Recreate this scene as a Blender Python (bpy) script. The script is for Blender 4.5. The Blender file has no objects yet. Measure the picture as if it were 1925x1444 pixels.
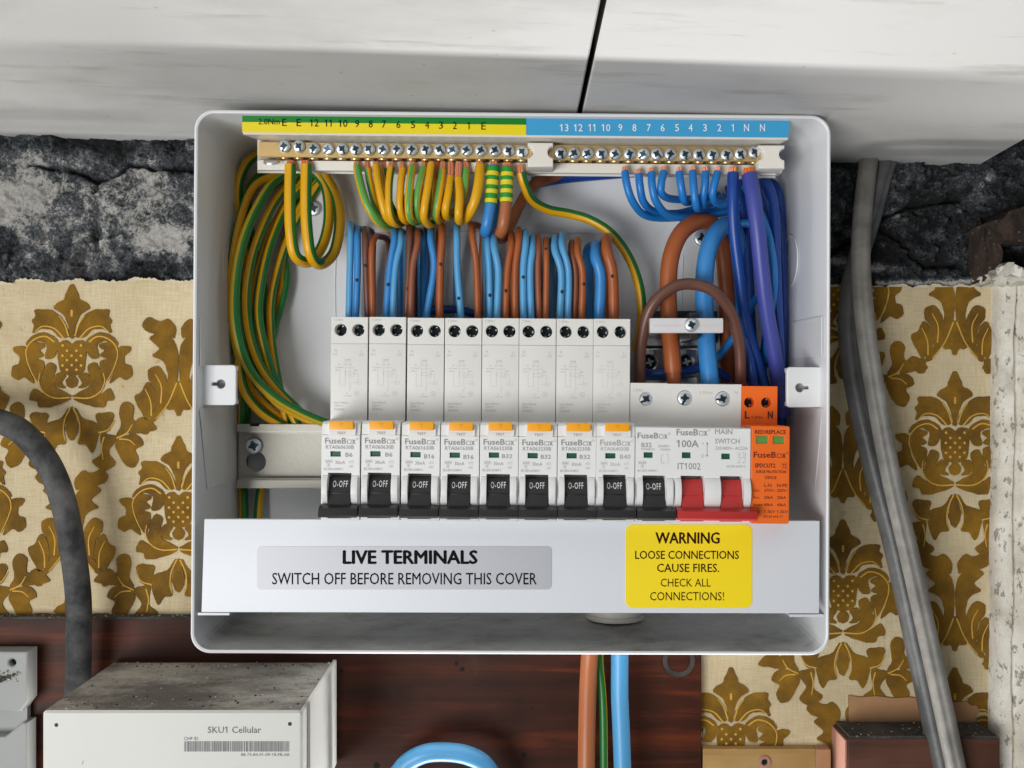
import bpy, bmesh, math, random
import numpy as np
from mathutils import Vector, Matrix
random.seed(4)
C = bpy.context.scene.collection
R = math.radians
# ------------------------------------------------------------------ camera, light, exposure
D, F = 0.58, 2000.0                       # camera to wall (m), focal length in photo pixels
sc = bpy.context.scene
cam_d = bpy.data.cameras.new('camera'); cam = bpy.data.objects.new('camera', cam_d); C.objects.link(cam)
cam.location = (0, -D, 0); cam.rotation_euler = (R(90), 0, 0)
cam_d.sensor_width = 36; cam_d.lens = 36 * F / 1925; cam_d.clip_start = 0.01; cam_d.clip_end = 50
sc.camera = cam
w = bpy.data.worlds.new('World'); sc.world = w; w.use_nodes = True
w.node_tree.nodes['Background'].inputs[0].default_value = (0.93, 0.97, 1.0, 1)
w.node_tree.nodes['Background'].inputs[1].default_value = 0.15
sc.view_settings.view_transform = 'Standard'; sc.view_settings.look = 'None'
sc.view_settings.exposure = 0.0; sc.view_settings.gamma = 1

def area(name, loc, target, sx, sy, power, col):
    l = bpy.data.lights.new(name, 'AREA'); l.shape = 'RECTANGLE'; l.size = sx; l.size_y = sy
    l.energy = power; l.color = col
    o = bpy.data.objects.new(name, l); C.objects.link(o); o.location = loc
    o.rotation_euler = (Vector(target) - Vector(loc)).to_track_quat('-Z', 'Y').to_euler()
    return o
area('doorway_light', (-0.90, -1.65, -0.56), (0.0, 0, 0.0), 0.9, 0.8, 27, (1.0, 0.995, 0.985))
area('added_low_lamp', (-0.03, -0.008, -0.47), (-0.03, -0.14, 0.13), 0.50, 0.016, 4.2, (1.0, 0.98, 0.95))  # added lamp below the view, placed to cast the ceiling's shadow band
area('added_side_lamp', (-0.95, -0.13, -0.12), (-0.2, -0.08, 0.10), 0.30, 0.30, 1.7, (1.0, 0.98, 0.95))  # added fill lamp, brightens the left end of the ceiling

# ------------------------------------------------------------------ helpers
def P(px, py, d):
    s = (D - d) / F
    return Vector(((px - 962.5) * s, -d, -(py - 722) * s))
def link(o, parent=None):
    C.objects.link(o)
    if parent is not None: o.parent = parent
    return o
def root_m(o):
    m = Matrix.Identity(4)
    while o is not None:
        m = o.matrix_basis @ m; o = o.parent
    return m
def tag(o, label, cat, group=None, kind=None):
    if label: o['label'] = label
    if cat: o['category'] = cat
    if group: o['group'] = group
    if kind: o['kind'] = kind
    return o
def thing(name, label, cat, loc=(0, 0, 0), group=None, roll=0.0):
    o = bpy.data.objects.new(name, None); o.empty_display_size = 0.01
    o.location = loc; o.rotation_euler = (0, R(roll), 0)
    link(o); return tag(o, label, cat, group)
def obj(name, bm, mats, parent=None, smooth=False, local=False, angle=35):
    """one mesh object; world coordinates in bm unless local"""
    if parent is not None and not local:
        bm.transform(root_m(parent).inverted())
    loc = None
    if parent is None and not local and bm.verts:
        loc = sum((v.co for v in bm.verts), Vector()) / len(bm.verts)
        bm.transform(Matrix.Translation(-loc))
    bmesh.ops.recalc_face_normals(bm, faces=bm.faces[:])
    me = bpy.data.meshes.new(name); bm.to_mesh(me); bm.free()
    for m in (mats if isinstance(mats, (list, tuple)) else [mats]): me.materials.append(m)
    if smooth:
        me.polygons.foreach_set('use_smooth', [True] * len(me.polygons))
        me.set_sharp_from_angle(angle=R(angle))
    o = bpy.data.objects.new(name, me)
    if loc: o.location = loc
    return link(o, parent)
def place(name, me, parent, loc=(0, 0, 0), rot=(0, 0, 0)):
    o = bpy.data.objects.new(name, me); o.location = loc; o.rotation_euler = rot
    return link(o, parent)
def NB(): return bmesh.new()
def join(bm, verts, faces, mi=0):
    vs = [bm.verts.new(v) for v in verts]
    out = []
    for f in faces:
        try:
            fc = bm.faces.new([vs[i] for i in f]); fc.material_index = mi; out.append(fc)
        except ValueError: pass
    return out
def bevel(bm, w, seg=2, faces=None):
    es = bm.edges[:] if faces is None else list({e for f in faces for e in f.edges})
    bmesh.ops.bevel(bm, geom=es, offset=w, segments=seg, profile=0.7, affect='EDGES', clamp_overlap=True)
def box(bm, lo, hi, bv=0, mi=0, seg=2):
    t = bmesh.new()
    x0, y0, z0 = lo; x1, y1, z1 = hi
    join(t, [(x0,y0,z0),(x1,y0,z0),(x1,y1,z0),(x0,y1,z0),(x0,y0,z1),(x1,y0,z1),(x1,y1,z1),(x0,y1,z1)],
         [(0,3,2,1),(4,5,6,7),(0,1,5,4),(1,2,6,5),(2,3,7,6),(3,0,4,7)])
    bmesh.ops.recalc_face_normals(t, faces=t.faces[:])
    if bv: bevel(t, bv, seg)
    merge(bm, t, mi)
def merge(bm, t, mi=None, mat=None):
    if mat is not None: t.transform(mat)
    t.verts.index_update()
    join_v = [bm.verts.new(v.co) for v in t.verts]
    for f in t.faces:
        try:
            nf = bm.faces.new([join_v[v.index] for v in f.verts])
            nf.material_index = f.material_index if mi is None else mi
            nf.smooth = f.smooth
        except ValueError: pass
    t.free()
def prism(bm, poly, a, b, axis='u', mi=0, bv=0):
    """poly of 2-D points swept between a and b; axis 'u': poly=(v,w) ; axis 'w': poly=(u,v) (local device axes: x=u, y=-w, z=v)"""
    t = bmesh.new(); n = len(poly)
    def co(p, s): return (s, -p[1], p[0]) if axis == 'u' else (p[0], -s, p[1])
    v = [co(p, a) for p in poly] + [co(p, b) for p in poly]
    fs = [tuple(range(n)), tuple(range(2*n-1, n-1, -1))] + [(i, (i+1) % n, n+(i+1) % n, n+i) for i in range(n)]
    join(t, v, fs); bmesh.ops.recalc_face_normals(t, faces=t.faces[:])
    if bv: bevel(t, bv, 2)
    merge(bm, t, mi)
def rrect(x0, y0, x1, y1, r, n=5):
    pts = []
    for cx, cy, a0 in ((x1-r, y1-r, 0), (x0+r, y1-r, 90), (x0+r, y0+r, 180), (x1-r, y0+r, 270)):
        for k in range(n+1):
            a = R(a0 + 90*k/n); pts.append((cx + r*math.cos(a), cy + r*math.sin(a)))
    return pts
def circ(cx, cy, r, n=24, ry=None): return [(cx + r*math.cos(2*math.pi*k/n), cy + (ry or r)*math.sin(2*math.pi*k/n)) for k in range(n)]
def curve_mesh(splines, extrude=0, bev=0, offset=0):
    S = 1000.0
    cu = bpy.data.curves.new('tmp', 'CURVE'); cu.dimensions = '2D'; cu.fill_mode = 'BOTH' if extrude or bev or True else 'NONE'
    cu.extrude = max(0, (extrude - bev)) * S; cu.bevel_depth = bev * S; cu.bevel_resolution = 1; cu.offset = (offset - bev) * S
    for pts in splines:
        sp = cu.splines.new('POLY'); sp.points.add(len(pts) - 1)
        for p, q in zip(sp.points, pts): p.co = (q[0]*S, q[1]*S, 0, 1)
        sp.use_cyclic_u = True
    o = bpy.data.objects.new('tmp', cu)
    me = bpy.data.meshes.new_from_object(o)
    bm = bmesh.new(); bm.from_mesh(me)
    bm.transform(Matrix.Scale(1/S, 4))
    bpy.data.objects.remove(o); bpy.data.curves.remove(cu); bpy.data.meshes.remove(me)
    return bm
FACE = Matrix(((1,0,0,0),(0,0,-1,0),(0,1,0,0),(0,0,0,1)))       # (x,y,z) of a flat curve -> x right, y up, z towards the camera
def plate(bm, splines, w0, w1, bev=0, mi=0):
    """flat plate with holes; splines in (u,v); between depths w0 and w1 towards the camera"""
    t = curve_mesh(splines, (w1-w0)/2, bev)
    merge(bm, t, mi, FACE @ Matrix.Translation((0, 0, (w0+w1)/2)))
_tx = {}
def raw_glyphs(s):
    cu = bpy.data.curves.new('t', 'FONT'); cu.body = s; cu.size = 1; cu.resolution_u = 2
    if s == 'O-OFF': cu.space_character = 1.22
    o = bpy.data.objects.new('t', cu); me = bpy.data.meshes.new_from_object(o)
    co = np.empty(len(me.vertices)*3); me.vertices.foreach_get('co', co); co = co.reshape(-1, 3)[:, :2]
    fs = [tuple(p.vertices) for p in me.polygons]
    bpy.data.objects.remove(o); bpy.data.curves.remove(cu); bpy.data.meshes.remove(me)
    return co, fs
def glyphs(s):
    if s not in _tx:
        co, fs = raw_glyphs(s); co = [tuple(c) for c in co]; fs = list(fs)
        for i, ch in enumerate(s):
            if ch == '1':                                   # give the plain upright of this font its flag
                one = raw_glyphs('1')[0]; st = one[:, 0].max()-one[:, 0].min(); tp = one[:, 1].max()
                xr = raw_glyphs(s[:i+1])[0][:, 0].max(); n = len(co)
                co += [(xr-st*0.5, tp), (xr-st*0.9, tp-0.01), (xr-st-0.15, tp-0.13), (xr-st-0.15, tp-0.22), (xr-st*0.9, tp-0.13)]
                fs.append((n, n+1, n+2, n+3, n+4))
        _tx[s] = (np.array(co), fs)
    return _tx[s]
def text(bm, s, bb, conv, bold=0.0, mi=0):
    """s fitted into pixel box bb=(x0,y0,x1,y1); conv maps a pixel to a 3-D point; bold thickens the strokes"""
    co, fs = glyphs(s)
    lo, hi = co.min(0), co.max(0); x0, y0, x1, y1 = bb
    q = (co - lo) / np.maximum(hi - lo, 1e-6)
    e = max(0, bold)*1.3*abs(y1-y0)/max(hi[1]-lo[1], 0.3)
    for k, (ex, ey) in enumerate(((0, 0),) if e == 0 else ((-e, 0), (e, 0), (0, -e*0.6), (0, e*0.6))):
        off = Vector((0, -0.000008*k, 0))
        join(bm, [Vector(conv(x0 + e + a*(x1-x0-2*e) + ex, y1 - b*(y1-y0) + ey)) + off for a, b in q], fs, mi)
def bar2(bm, conv, x0, y0, x1, y1, t=0.5, mi=0):
    """a printed line of width t pixels"""
    dx, dy = x1-x0, y1-y0; l = math.hypot(dx, dy) or 1; nx, ny = -dy/l*t/2, dx/l*t/2
    join(bm, [conv(x0+nx, y0+ny), conv(x1+nx, y1+ny), conv(x1-nx, y1-ny), conv(x0-nx, y0-ny)], [(0,1,2,3)], mi)
def ring2(bm, conv, pts, t, mi=0):
    n = len(pts); cx = sum(p[0] for p in pts)/n; cy = sum(p[1] for p in pts)/n
    def sh(p):
        l = math.hypot(p[0]-cx, p[1]-cy); k = (l-t)/l; return (cx+(p[0]-cx)*k, cy+(p[1]-cy)*k)
    join(bm, [conv(*p) for p in pts] + [conv(*sh(p)) for p in pts], [(i, (i+1) % n, n+(i+1) % n, n+i) for i in range(n)], mi)
def catmull(pts, per=6):
    pts = [Vector(p) for p in pts]
    if len(pts) == 2: return [pts[0].lerp(pts[1], k/per) for k in range(per+1)]
    q = [pts[0]*2 - pts[1]] + pts + [pts[-1]*2 - pts[-2]]
    out = []
    for i in range(1, len(q)-2):
        a, b, c, d = q[i-1], q[i], q[i+1], q[i+2]
        for k in range(per):
            t = k/per
            out.append(0.5*((2*b) + (c-a)*t + (2*a-5*b+4*c-d)*t*t + (3*b-a-3*c+d)*t**3))
    out.append(pts[-1]); return out
def tube(bm, pts, r, n=14, stripe=None, mi=0, smi=1, per=6, bands=None, flat=1.0, twist=0.0, groove=None):
    cs = catmull(pts, per)
    m = len(cs); rr = [r]*m if not isinstance(r, (list, tuple)) else [r[0] + (r[1]-r[0])*k/(m-1) for k in range(m)]
    tans = [(cs[min(i+1, m-1)] - cs[max(i-1, 0)]).normalized() for i in range(m)]
    ref = Vector((0, -1, 0))
    if abs(tans[0].dot(ref)) > 0.9: ref = Vector((1, 0, 0))
    nrm = (ref - tans[0]*ref.dot(tans[0])).normalized()
    rings = []
    for i in range(m):
        nrm = (nrm - tans[i]*nrm.dot(tans[i])).normalized()
        if stripe:
            pr = Vector((0, -1, 0)); pr = pr - tans[i]*pr.dot(tans[i])
            if pr.length > 0.3 and pr.dot(nrm) > 0: nrm = nrm.lerp(pr.normalized(), 0.5).normalized()
        bi = nrm.cross(tans[i])
        tw = twist * i / m
        rings.append([bm.verts.new(cs[i] + (nrm*math.cos(2*math.pi*k/n+tw)*flat + bi*math.sin(2*math.pi*k/n+tw))*rr[i]*(1 - (0.16*math.exp(-(((k/n*360-groove+180) % 360-180)/16)**2) if groove is not None else 0))) for k in range(n)])
    for i in range(m-1):
        for k in range(n):
            f = bm.faces.new((rings[i][k], rings[i][(k+1) % n], rings[i+1][(k+1) % n], rings[i+1][k]))
            f.material_index = mi
            if stripe:
                a = ((k + 0.5)/n*360 - stripe[0] + 180) % 360 - 180
                if abs(a) < stripe[1]: f.material_index = smi
            if bands and int(i/bands) % 2: f.material_index = smi
    for e, rv in ((rings[0], True), (rings[-1], False)):
        f = bm.faces.new(e[::-1] if rv else e); f.material_index = mi
# ------------------------------------------------------------------ materials
def lin(c):
    return tuple(((x/255)/12.92 if x/255 <= 0.04045 else ((x/255+0.055)/1.055)**2.4) for x in c)
def mat(name, col, rough=0.5, metal=0.0, var=0.0, vscale=60, bump=0.0, bscale=200, spec=0.5, coat=0.0, srgb=True, trans=0):
    m = bpy.data.materials.new(name); m.use_nodes = True; nt = m.node_tree; b = nt.nodes['Principled BSDF']
    c = lin(col) if srgb else col
    b.inputs['Base Color'].default_value = (*c, 1); b.inputs['Roughness'].default_value = rough
    b.inputs['Metallic'].default_value = metal; b.inputs['Specular IOR Level'].default_value = spec
    if coat: b.inputs['Coat Weight'].default_value = coat
    tc = nt.nodes.new('ShaderNodeTexCoord')
    if var:
        n = nt.nodes.new('ShaderNodeTexNoise'); n.inputs['Scale'].default_value = vscale; n.inputs['Detail'].default_value = 6
        nt.links.new(tc.outputs['Object'], n.inputs['Vector'])
        mx = nt.nodes.new('ShaderNodeMix'); mx.data_type = 'RGBA'
        mx.inputs[6].default_value = (*[x*(1-var) for x in c], 1); mx.inputs[7].default_value = (*[min(1, x*(1+var)) for x in c], 1)
        nt.links.new(n.outputs['Fac'], mx.inputs[0]); nt.links.new(mx.outputs[2], b.inputs['Base Color'])
    if bump:
        n2 = nt.nodes.new('ShaderNodeTexNoise'); n2.inputs['Scale'].default_value = bscale; n2.inputs['Detail'].default_value = 4
        nt.links.new(tc.outputs['Object'], n2.inputs['Vector'])
        bp = nt.nodes.new('ShaderNodeBump'); bp.inputs['Strength'].default_value = bump; bp.inputs['Distance'].default_value = 0.001
        nt.links.new(n2.outputs['Fac'], bp.inputs['Height']); nt.links.new(bp.outputs[0], b.inputs['Normal'])
    return m
class G:                                             # tiny node-graph helper
    def __init__(s, name, rough=0.8):
        s.m = bpy.data.materials.new(name); s.m.use_nodes = True; s.nt = s.m.node_tree; s.b = s.nt.nodes['Principled BSDF']
        s.b.inputs['Roughness'].default_value = rough
        s.tc = s.nt.nodes.new('ShaderNodeTexCoord')
    def map(s, scale=(1,1,1), rot=(0,0,0)):
        n = s.nt.nodes.new('ShaderNodeMapping'); n.inputs['Scale'].default_value = scale; n.inputs['Rotation'].default_value = rot
        s.nt.links.new(s.tc.outputs['Object'], n.inputs[0]); return n.outputs[0]
    def noise(s, scale, detail=6, rough=0.6, vec=None, dist=0):
        n = s.nt.nodes.new('ShaderNodeTexNoise'); n.inputs['Scale'].default_value = scale; n.inputs['Detail'].default_value = detail
        n.inputs['Roughness'].default_value = rough; n.inputs['Distortion'].default_value = dist
        s.nt.links.new(vec or s.tc.outputs['Object'], n.inputs['Vector']); return n.outputs['Fac']
    def voro(s, scale, vec=None, feat='F1'):
        n = s.nt.nodes.new('ShaderNodeTexVoronoi'); n.inputs['Scale'].default_value = scale; n.feature = feat
        s.nt.links.new(vec or s.tc.outputs['Object'], n.inputs['Vector']); return n.outputs['Distance']
    def attr(s, name):
        n = s.nt.nodes.new('ShaderNodeAttribute'); n.attribute_name = name; return n.outputs['Fac']
    def ramp(s, fac, stops):
        n = s.nt.nodes.new('ShaderNodeValToRGB'); e = n.color_ramp.elements
        while len(e) < len(stops): e.new(0.5)
        for el, (p, c) in zip(e, stops): el.position = p; el.color = (*c, 1) if len(c) == 3 else c
        s.nt.links.new(fac, n.inputs[0]); return n.outputs[0]
    def math(s, op, a, b, clamp=False):
        n = s.nt.nodes.new('ShaderNodeMath'); n.operation = op; n.use_clamp = clamp
        for i, x in enumerate((a, b)):
            if isinstance(x, (int, float)): n.inputs[i].default_value = x
            else: s.nt.links.new(x, n.inputs[i])
        return n.outputs[0]
    def mix(s, fac, a, b):
        n = s.nt.nodes.new('ShaderNodeMix'); n.data_type = 'RGBA'
        for i, x in ((0, fac), (6, a), (7, b)):
            if isinstance(x, (int, float)): n.inputs[i].default_value = x
            elif isinstance(x, tuple): n.inputs[i].default_value = (*x, 1) if len(x) == 3 else x
            else: s.nt.links.new(x, n.inputs[i])
        return n.outputs[2]
    def out(s, col=None, rough=None, height=None, strength=0.5, dist=0.001):
        if col is not None: s.nt.links.new(col, s.b.inputs['Base Color'])
        if rough is not None: s.nt.links.new(rough, s.b.inputs['Roughness'])
        if height is not None:
            bp = s.nt.nodes.new('ShaderNodeBump'); bp.inputs['Strength'].default_value = strength; bp.inputs['Distance'].default_value = dist
            s.nt.links.new(height, bp.inputs['Height']); s.nt.links.new(bp.outputs[0], s.b.inputs['Normal'])
        return s.m
K = {}
K['enclosure'] = mat('enclosure_paint', (226, 228, 230), 0.38, bump=0.05, bscale=900, var=0.03, vscale=25)
K['cover'] = mat('cover_paint', (222, 226, 232), 0.42, bump=0.05, bscale=900)
K['device'] = mat('device_plastic', (230, 231, 230), 0.42, bump=0.04, bscale=1500, var=0.02, vscale=40)
K['device2'] = mat('shoulder_plastic', (222, 221, 217), 0.5, bump=0.06, bscale=1500, var=0.03, vscale=40)
K['clip'] = mat('clip_plastic', (232, 228, 218), 0.45)
K['black'] = mat('black_plastic', (33, 33, 34), 0.42, bump=0.05, bscale=2500)
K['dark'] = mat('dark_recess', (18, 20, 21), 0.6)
K['red'] = mat('red_plastic', (182, 44, 42), 0.4, bump=0.04, bscale=2000)
K['orange'] = mat('orange_plastic', (242, 108, 24), 0.45, bump=0.04, bscale=2000)
K['button'] = mat('button_orange', (246, 168, 18), 0.4)
K['button2'] = mat('button_mark', (222, 146, 14), 0.4)
K['teal'] = mat('teal_indicator', (6, 84, 66), 0.4)
K['green_win'] = mat('green_indicator', (96, 148, 72), 0.3)
K['print'] = mat('grey_print', (146, 146, 146), 0.6)
K['print_faint'] = mat('faint_print', (190, 189, 186), 0.6)
K['print_light'] = mat('light_print', (172, 171, 169), 0.6)
K['print_white'] = mat('white_print', (235, 238, 240), 0.6)
K['print_black'] = mat('black_print', (18, 18, 20), 0.7, spec=0.1)
K['print_brown'] = mat('dark_red_print', (104, 30, 16), 0.6)
K['zinc'] = mat('zinc_steel', (222, 230, 236), 0.38, 0.8, bump=0.1, bscale=900)
K['zinc_dark'] = mat('recess_steel', (70, 84, 92), 0.35, 1.0)
K['steel'] = mat('rail_steel', (168, 165, 156), 0.42, 0.7, bump=0.05, bscale=500)
K['screw_dark'] = mat('dark_screw', (52, 58, 60), 0.35, 0.9)
K['chrome'] = mat('connector_nickel', (205, 208, 208), 0.22, 1.0, bump=0.1, bscale=300)
K['brass'] = mat('brass', (214, 184, 126), 0.36, 0.75, bump=0.05, bscale=700)
K['copper'] = mat('copper_strands', (232, 152, 112), 0.35, 0.6)
K['copper_bright'] = mat('copper_crimp', (226, 108, 34), 0.4, 0.6)
K['yellow'] = mat('yellow_pvc', (226, 168, 12), 0.36, var=0.10, vscale=70)
K['olive'] = mat('olive_yellow_pvc', (186, 158, 30), 0.38, var=0.08, vscale=70)
K['green'] = mat('green_pvc', (30, 112, 44), 0.36, var=0.10, vscale=70)
K['pale_green'] = mat('pale_green_pvc', (92, 164, 78), 0.36)
K['sky'] = mat('light_blue_pvc', (84, 158, 208), 0.38, var=0.05)
K['blue'] = mat('blue_pvc', (30, 122, 200), 0.36, var=0.05)
K['mid_blue'] = mat('mid_blue_pvc', (52, 132, 200), 0.38, var=0.05)
K['navy'] = mat('dark_blue_pvc', (16, 66, 148), 0.36, var=0.06)
K['violet'] = mat('violet_blue_pvc', (64, 74, 156), 0.4, var=0.05)
K['brown'] = mat('brown_pvc', (160, 84, 38), 0.4, var=0.06)
K['tan_brown'] = mat('tan_brown_pvc', (170, 100, 60), 0.4, var=0.06)
K['dull_brown'] = mat('dull_brown_pvc', (142, 80, 54), 0.42, var=0.05)
K['dark_brown'] = mat('dark_brown_pvc', (102, 66, 54), 0.36, var=0.06)
K['tape_g'] = mat('green_tape', (28, 150, 44), 0.35); K['tape_y'] = mat('yellow_tape', (232, 208, 40), 0.35)
K['strip_g'] = mat('green_label', (12, 128, 40), 0.3); K['strip_y'] = mat('yellow_label', (240, 218, 24), 0.3)
K['strip_b'] = mat('blue_label', (66, 164, 214), 0.3)
K['silver'] = mat('silver_label', (184, 185, 191), 0.5, 0.4)
K['warn'] = mat('yellow_sticker', (252, 224, 6), 0.5)
K['meter'] = mat('meter_plastic', (212, 212, 206), 0.5, var=0.04, vscale=30, bump=0.04, bscale=900)
K['grey_dev'] = mat('grey_plastic', (150, 152, 150), 0.55, var=0.08, vscale=40)

def g_linen():
    g = G('linen_wallpaper', 0.9)
    wa = g.noise(1.0, 3, 0.6, g.map((1600, 1, 90))); wb = g.noise(1.0, 3, 0.6, g.map((90, 1, 1600)))
    weave = g.math('ADD', wa, wb)
    base = g.ramp(weave, [(0.35, lin((176, 152, 106))), (0.65, lin((222, 206, 166)))])
    base = g.ramp(g.math('MULTIPLY', weave, 0.5), [(0.36, lin((190, 172, 136))), (0.64, lin((216, 202, 168)))])
    st = g.ramp(g.noise(22, 6, 0.6), [(0.40, (0,0,0)), (0.70, (1,1,1))])
    col = g.mix(g.math('MULTIPLY', st, 0.55), base, lin((168, 146, 108)))
    sp = g.ramp(g.noise(160, 3, 0.7), [(0.66, (0,0,0)), (0.76, (1,1,1))])
    col = g.mix(g.math('MULTIPLY', sp, 0.4), col, lin((96, 84, 66)))
    return g.out(col, height=weave, strength=0.25, dist=0.0006)
def g_flock():
    g = G('gold_flock', 0.95)
    base = g.ramp(g.noise(60, 6, 0.6), [(0.3, lin((100, 70, 8))), (0.7, lin((146, 106, 16)))])
    fz = g.noise(1800, 2, 0.5)
    dirt = g.ramp(g.noise(38, 6, 0.68), [(0.48, (0,0,0)), (0.72, (1,1,1))])
    col = g.mix(g.math('MULTIPLY', dirt, 0.75), base, lin((78, 56, 18)))
    return g.out(col, height=fz, strength=0.6, dist=0.0006)
K['linen'] = g_linen(); K['flock'] = g_flock(); K['vein'] = mat('gold_vein', (202, 158, 66), 0.9, bump=0.2, bscale=1500)
def g_ceiling():
    g = G('ceiling_white', 0.55)
    base = (0.61, 0.61, 0.60)
    sm = g.ramp(g.noise(9, 5, 0.6, g.map((1, 1.6, 1), (0, 0, R(35)))), [(0.48, (0,0,0)), (0.74, (1,1,1))])
    col = g.mix(g.math('MULTIPLY', sm, 0.42), base, (0.30, 0.285, 0.265))
    sc2 = g.ramp(g.noise(26, 6, 0.65, g.map((0.35, 2.2, 1), (0, 0, R(-38)))), [(0.57, (0,0,0)), (0.70, (1,1,1))])
    col = g.mix(g.math('MULTIPLY', sc2, 0.42), col, (0.22, 0.21, 0.19))
    spk = g.ramp(g.voro(55), [(0.03, (1,1,1)), (0.06, (0,0,0))])
    col = g.mix(g.math('MULTIPLY', spk, 0.5), col, (0.3, 0.28, 0.26))
    return g.out(col, height=g.noise(300, 3), strength=0.08)
K['ceiling'] = g_ceiling(); 
def g_enclosure():
    g = G('enclosure_dusty', 0.4)
    ge = g.nt.nodes.new('ShaderNodeNewGeometry'); sx = g.nt.nodes.new('ShaderNodeSeparateXYZ'); g.nt.links.new(ge.outputs['True Normal'], sx.inputs[0])
    up = g.ramp(sx.outputs[2], [(0.45, (0,0,0)), (0.9, (1,1,1))])                     # dust settles on what faces up
    du = g.ramp(g.noise(24, 7, 0.65, g.map((1, 1.5, 1))), [(0.30, (0.15,)*3), (0.50, (0.45,)*3), (0.66, (0.9,)*3)])
    base = lin((226, 228, 230))
    col = g.mix(g.math('MULTIPLY', up, du), base, lin((140, 134, 122)))
    sp = g.ramp(g.noise(260, 4, 0.75), [(0.66, (0,0,0)), (0.72, (1,1,1))])
    col = g.mix(g.math('MULTIPLY', g.math('MULTIPLY', sp, up), 0.6), col, lin((84, 78, 70)))
    sm = g.ramp(g.noise(14, 6, 0.7), [(0.56, (0,0,0)), (0.78, (1,1,1))])
    col = g.mix(g.math('MULTIPLY', sm, 0.18), col, lin((168, 162, 150)))
    fl = g.ramp(g.noise(330, 3, 0.7, g.map((0.6, 1, 1))), [(0.73, (0,0,0)), (0.76, (1,1,1))])
    col = g.mix(g.math('MULTIPLY', fl, 0.35), col, lin((110, 104, 94)))
    return g.out(col, height=g.noise(900, 3), strength=0.05)
K['enclosure'] = g_enclosure()
K['board_edge'] = mat('board_cut_edge', (70, 62, 54), 0.9)
def g_wood(name, dark, mid, light, rough, dusty=0.0):
    g = G(name, rough)
    v = g.map((5, 5, 80))
    n = g.noise(1.0, 8, 0.65, v, 0.6)
    col = g.ramp(n, [(0.30, dark), (0.52, mid), (0.74, light)])
    bl = g.ramp(g.noise(11, 4, 0.6), [(0.40, (0,0,0)), (0.68, (1,1,1))])
    col = g.mix(g.math('MULTIPLY', bl, 0.6), col, tuple(x*0.45 for x in dark))
    du = g.ramp(g.noise(30, 6, 0.7), [(0.56, (0,0,0)), (0.78, (1,1,1))])
    col = g.mix(g.math('MULTIPLY', du, 0.10 + dusty), col, lin((120, 104, 92)))
    g.b.inputs['Specular IOR Level'].default_value = 0.25
    return g.out(col, height=n, strength=0.15)
K['wood'] = g_wood('mahogany_board', lin((34, 16, 8)), lin((68, 29, 12)), lin((126, 56, 22)), 0.55)
K['wood_red'] = g_wood('red_block', lin((66, 42, 32)), lin((92, 58, 46)), lin((112, 74, 60)), 0.6, 0.05)
K['pine'] = g_wood('yellow_pine', lin((156, 120, 70)), lin((182, 146, 90)), lin((196, 164, 112)), 0.7)
K['endgrain'] = mat('pink_end', (168, 122, 104), 0.8, var=0.15, vscale=150)
def g_soot(name, dark, light, lo, hi):
    g = G(name, 0.95)
    n = g.noise(70, 7, 0.7)
    col = g.ramp(n, [(lo, dark), (hi, light)])
    sp = g.ramp(g.voro(260), [(0.10, (1,1,1)), (0.2, (0,0,0))])
    col = g.mix(g.math('MULTIPLY', sp, 0.35), col, lin((176, 170, 160)))
    return g.out(col, height=g.noise(420, 5, 0.7), strength=0.7, dist=0.0015)
K['soot'] = g_soot('sooty_dust', lin((40, 38, 36)), lin((84, 80, 74)), 0.35, 0.7)
def g_dust_top():
    g = G('dusty_meter_top', 0.9)
    n = g.math('ADD', g.math('MULTIPLY', g.noise(26, 8, 0.68, g.map((0.6, 1, 1))), 0.8), g.math('MULTIPLY', g.noise(420, 4, 0.75), 0.2))
    col = g.ramp(n, [(0.40, lin((190, 186, 176))), (0.48, lin((158, 153, 144))), (0.54, lin((122, 117, 110))), (0.70, lin((88, 84, 79)))])
    return g.out(col, height=g.noise(600, 5, 0.75), strength=0.8, dist=0.0012)
K['dusty'] = g_dust_top()
def g_plaster():
    g = G('broken_plaster', 0.95)
    a = g.attr('paint')
    n = g.math('ADD', g.math('ADD', g.math('MULTIPLY', g.noise(48, 5, 0.65, None, 0.5), 0.34), g.math('MULTIPLY', g.noise(170, 10, 0.8, None, 0.8), 0.36)), g.math('MULTIPLY', g.noise(700, 5, 0.8), 0.30))
    t = g.math('ADD', a, g.math('MULTIPLY', g.math('SUBTRACT', n, 0.5), 5.0))
    col = g.ramp(t, [(0.00, lin((26, 27, 29))), (0.22, lin((66, 70, 75))), (0.46, lin((116, 122, 128))), (0.60, lin((158, 160, 160))), (0.68, lin((230, 227, 220))), (0.9, lin((244, 240, 234)))])
    rust = g.ramp(g.noise(24, 4, 0.6), [(0.60, (0,0,0)), (0.76, (1,1,1))])
    col = g.mix(g.math('MULTIPLY', rust, 0.30), col, lin((92, 72, 60)))
    return g.out(col, height=g.math('ADD', g.noise(420, 8, 0.8), g.math('MULTIPLY', g.noise(120, 6, 0.75), 1.4)), strength=1.0, dist=0.005)
K['plaster'] = g_plaster()
def g_oldpaint():
    g = G('old_white_paint', 0.6)
    n = g.noise(40, 6, 0.65)
    col = g.ramp(n, [(0.30, lin((196, 188, 172))), (0.62, lin((230, 226, 214)))])
    pit = g.ramp(g.noise(230, 5, 0.75, g.map((1, 1, 0.6))), [(0.585, (0,0,0)), (0.64, (1,1,1))])
    col = g.mix(g.math('MULTIPLY', pit, 0.55), col, lin((112, 100, 84)))
    return g.out(col, height=g.math('SUBTRACT', g.noise(60, 6, 0.7), g.math('MULTIPLY', pit, 0.7)), strength=0.7, dist=0.002)
K['oldpaint'] = g_oldpaint()
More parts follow.
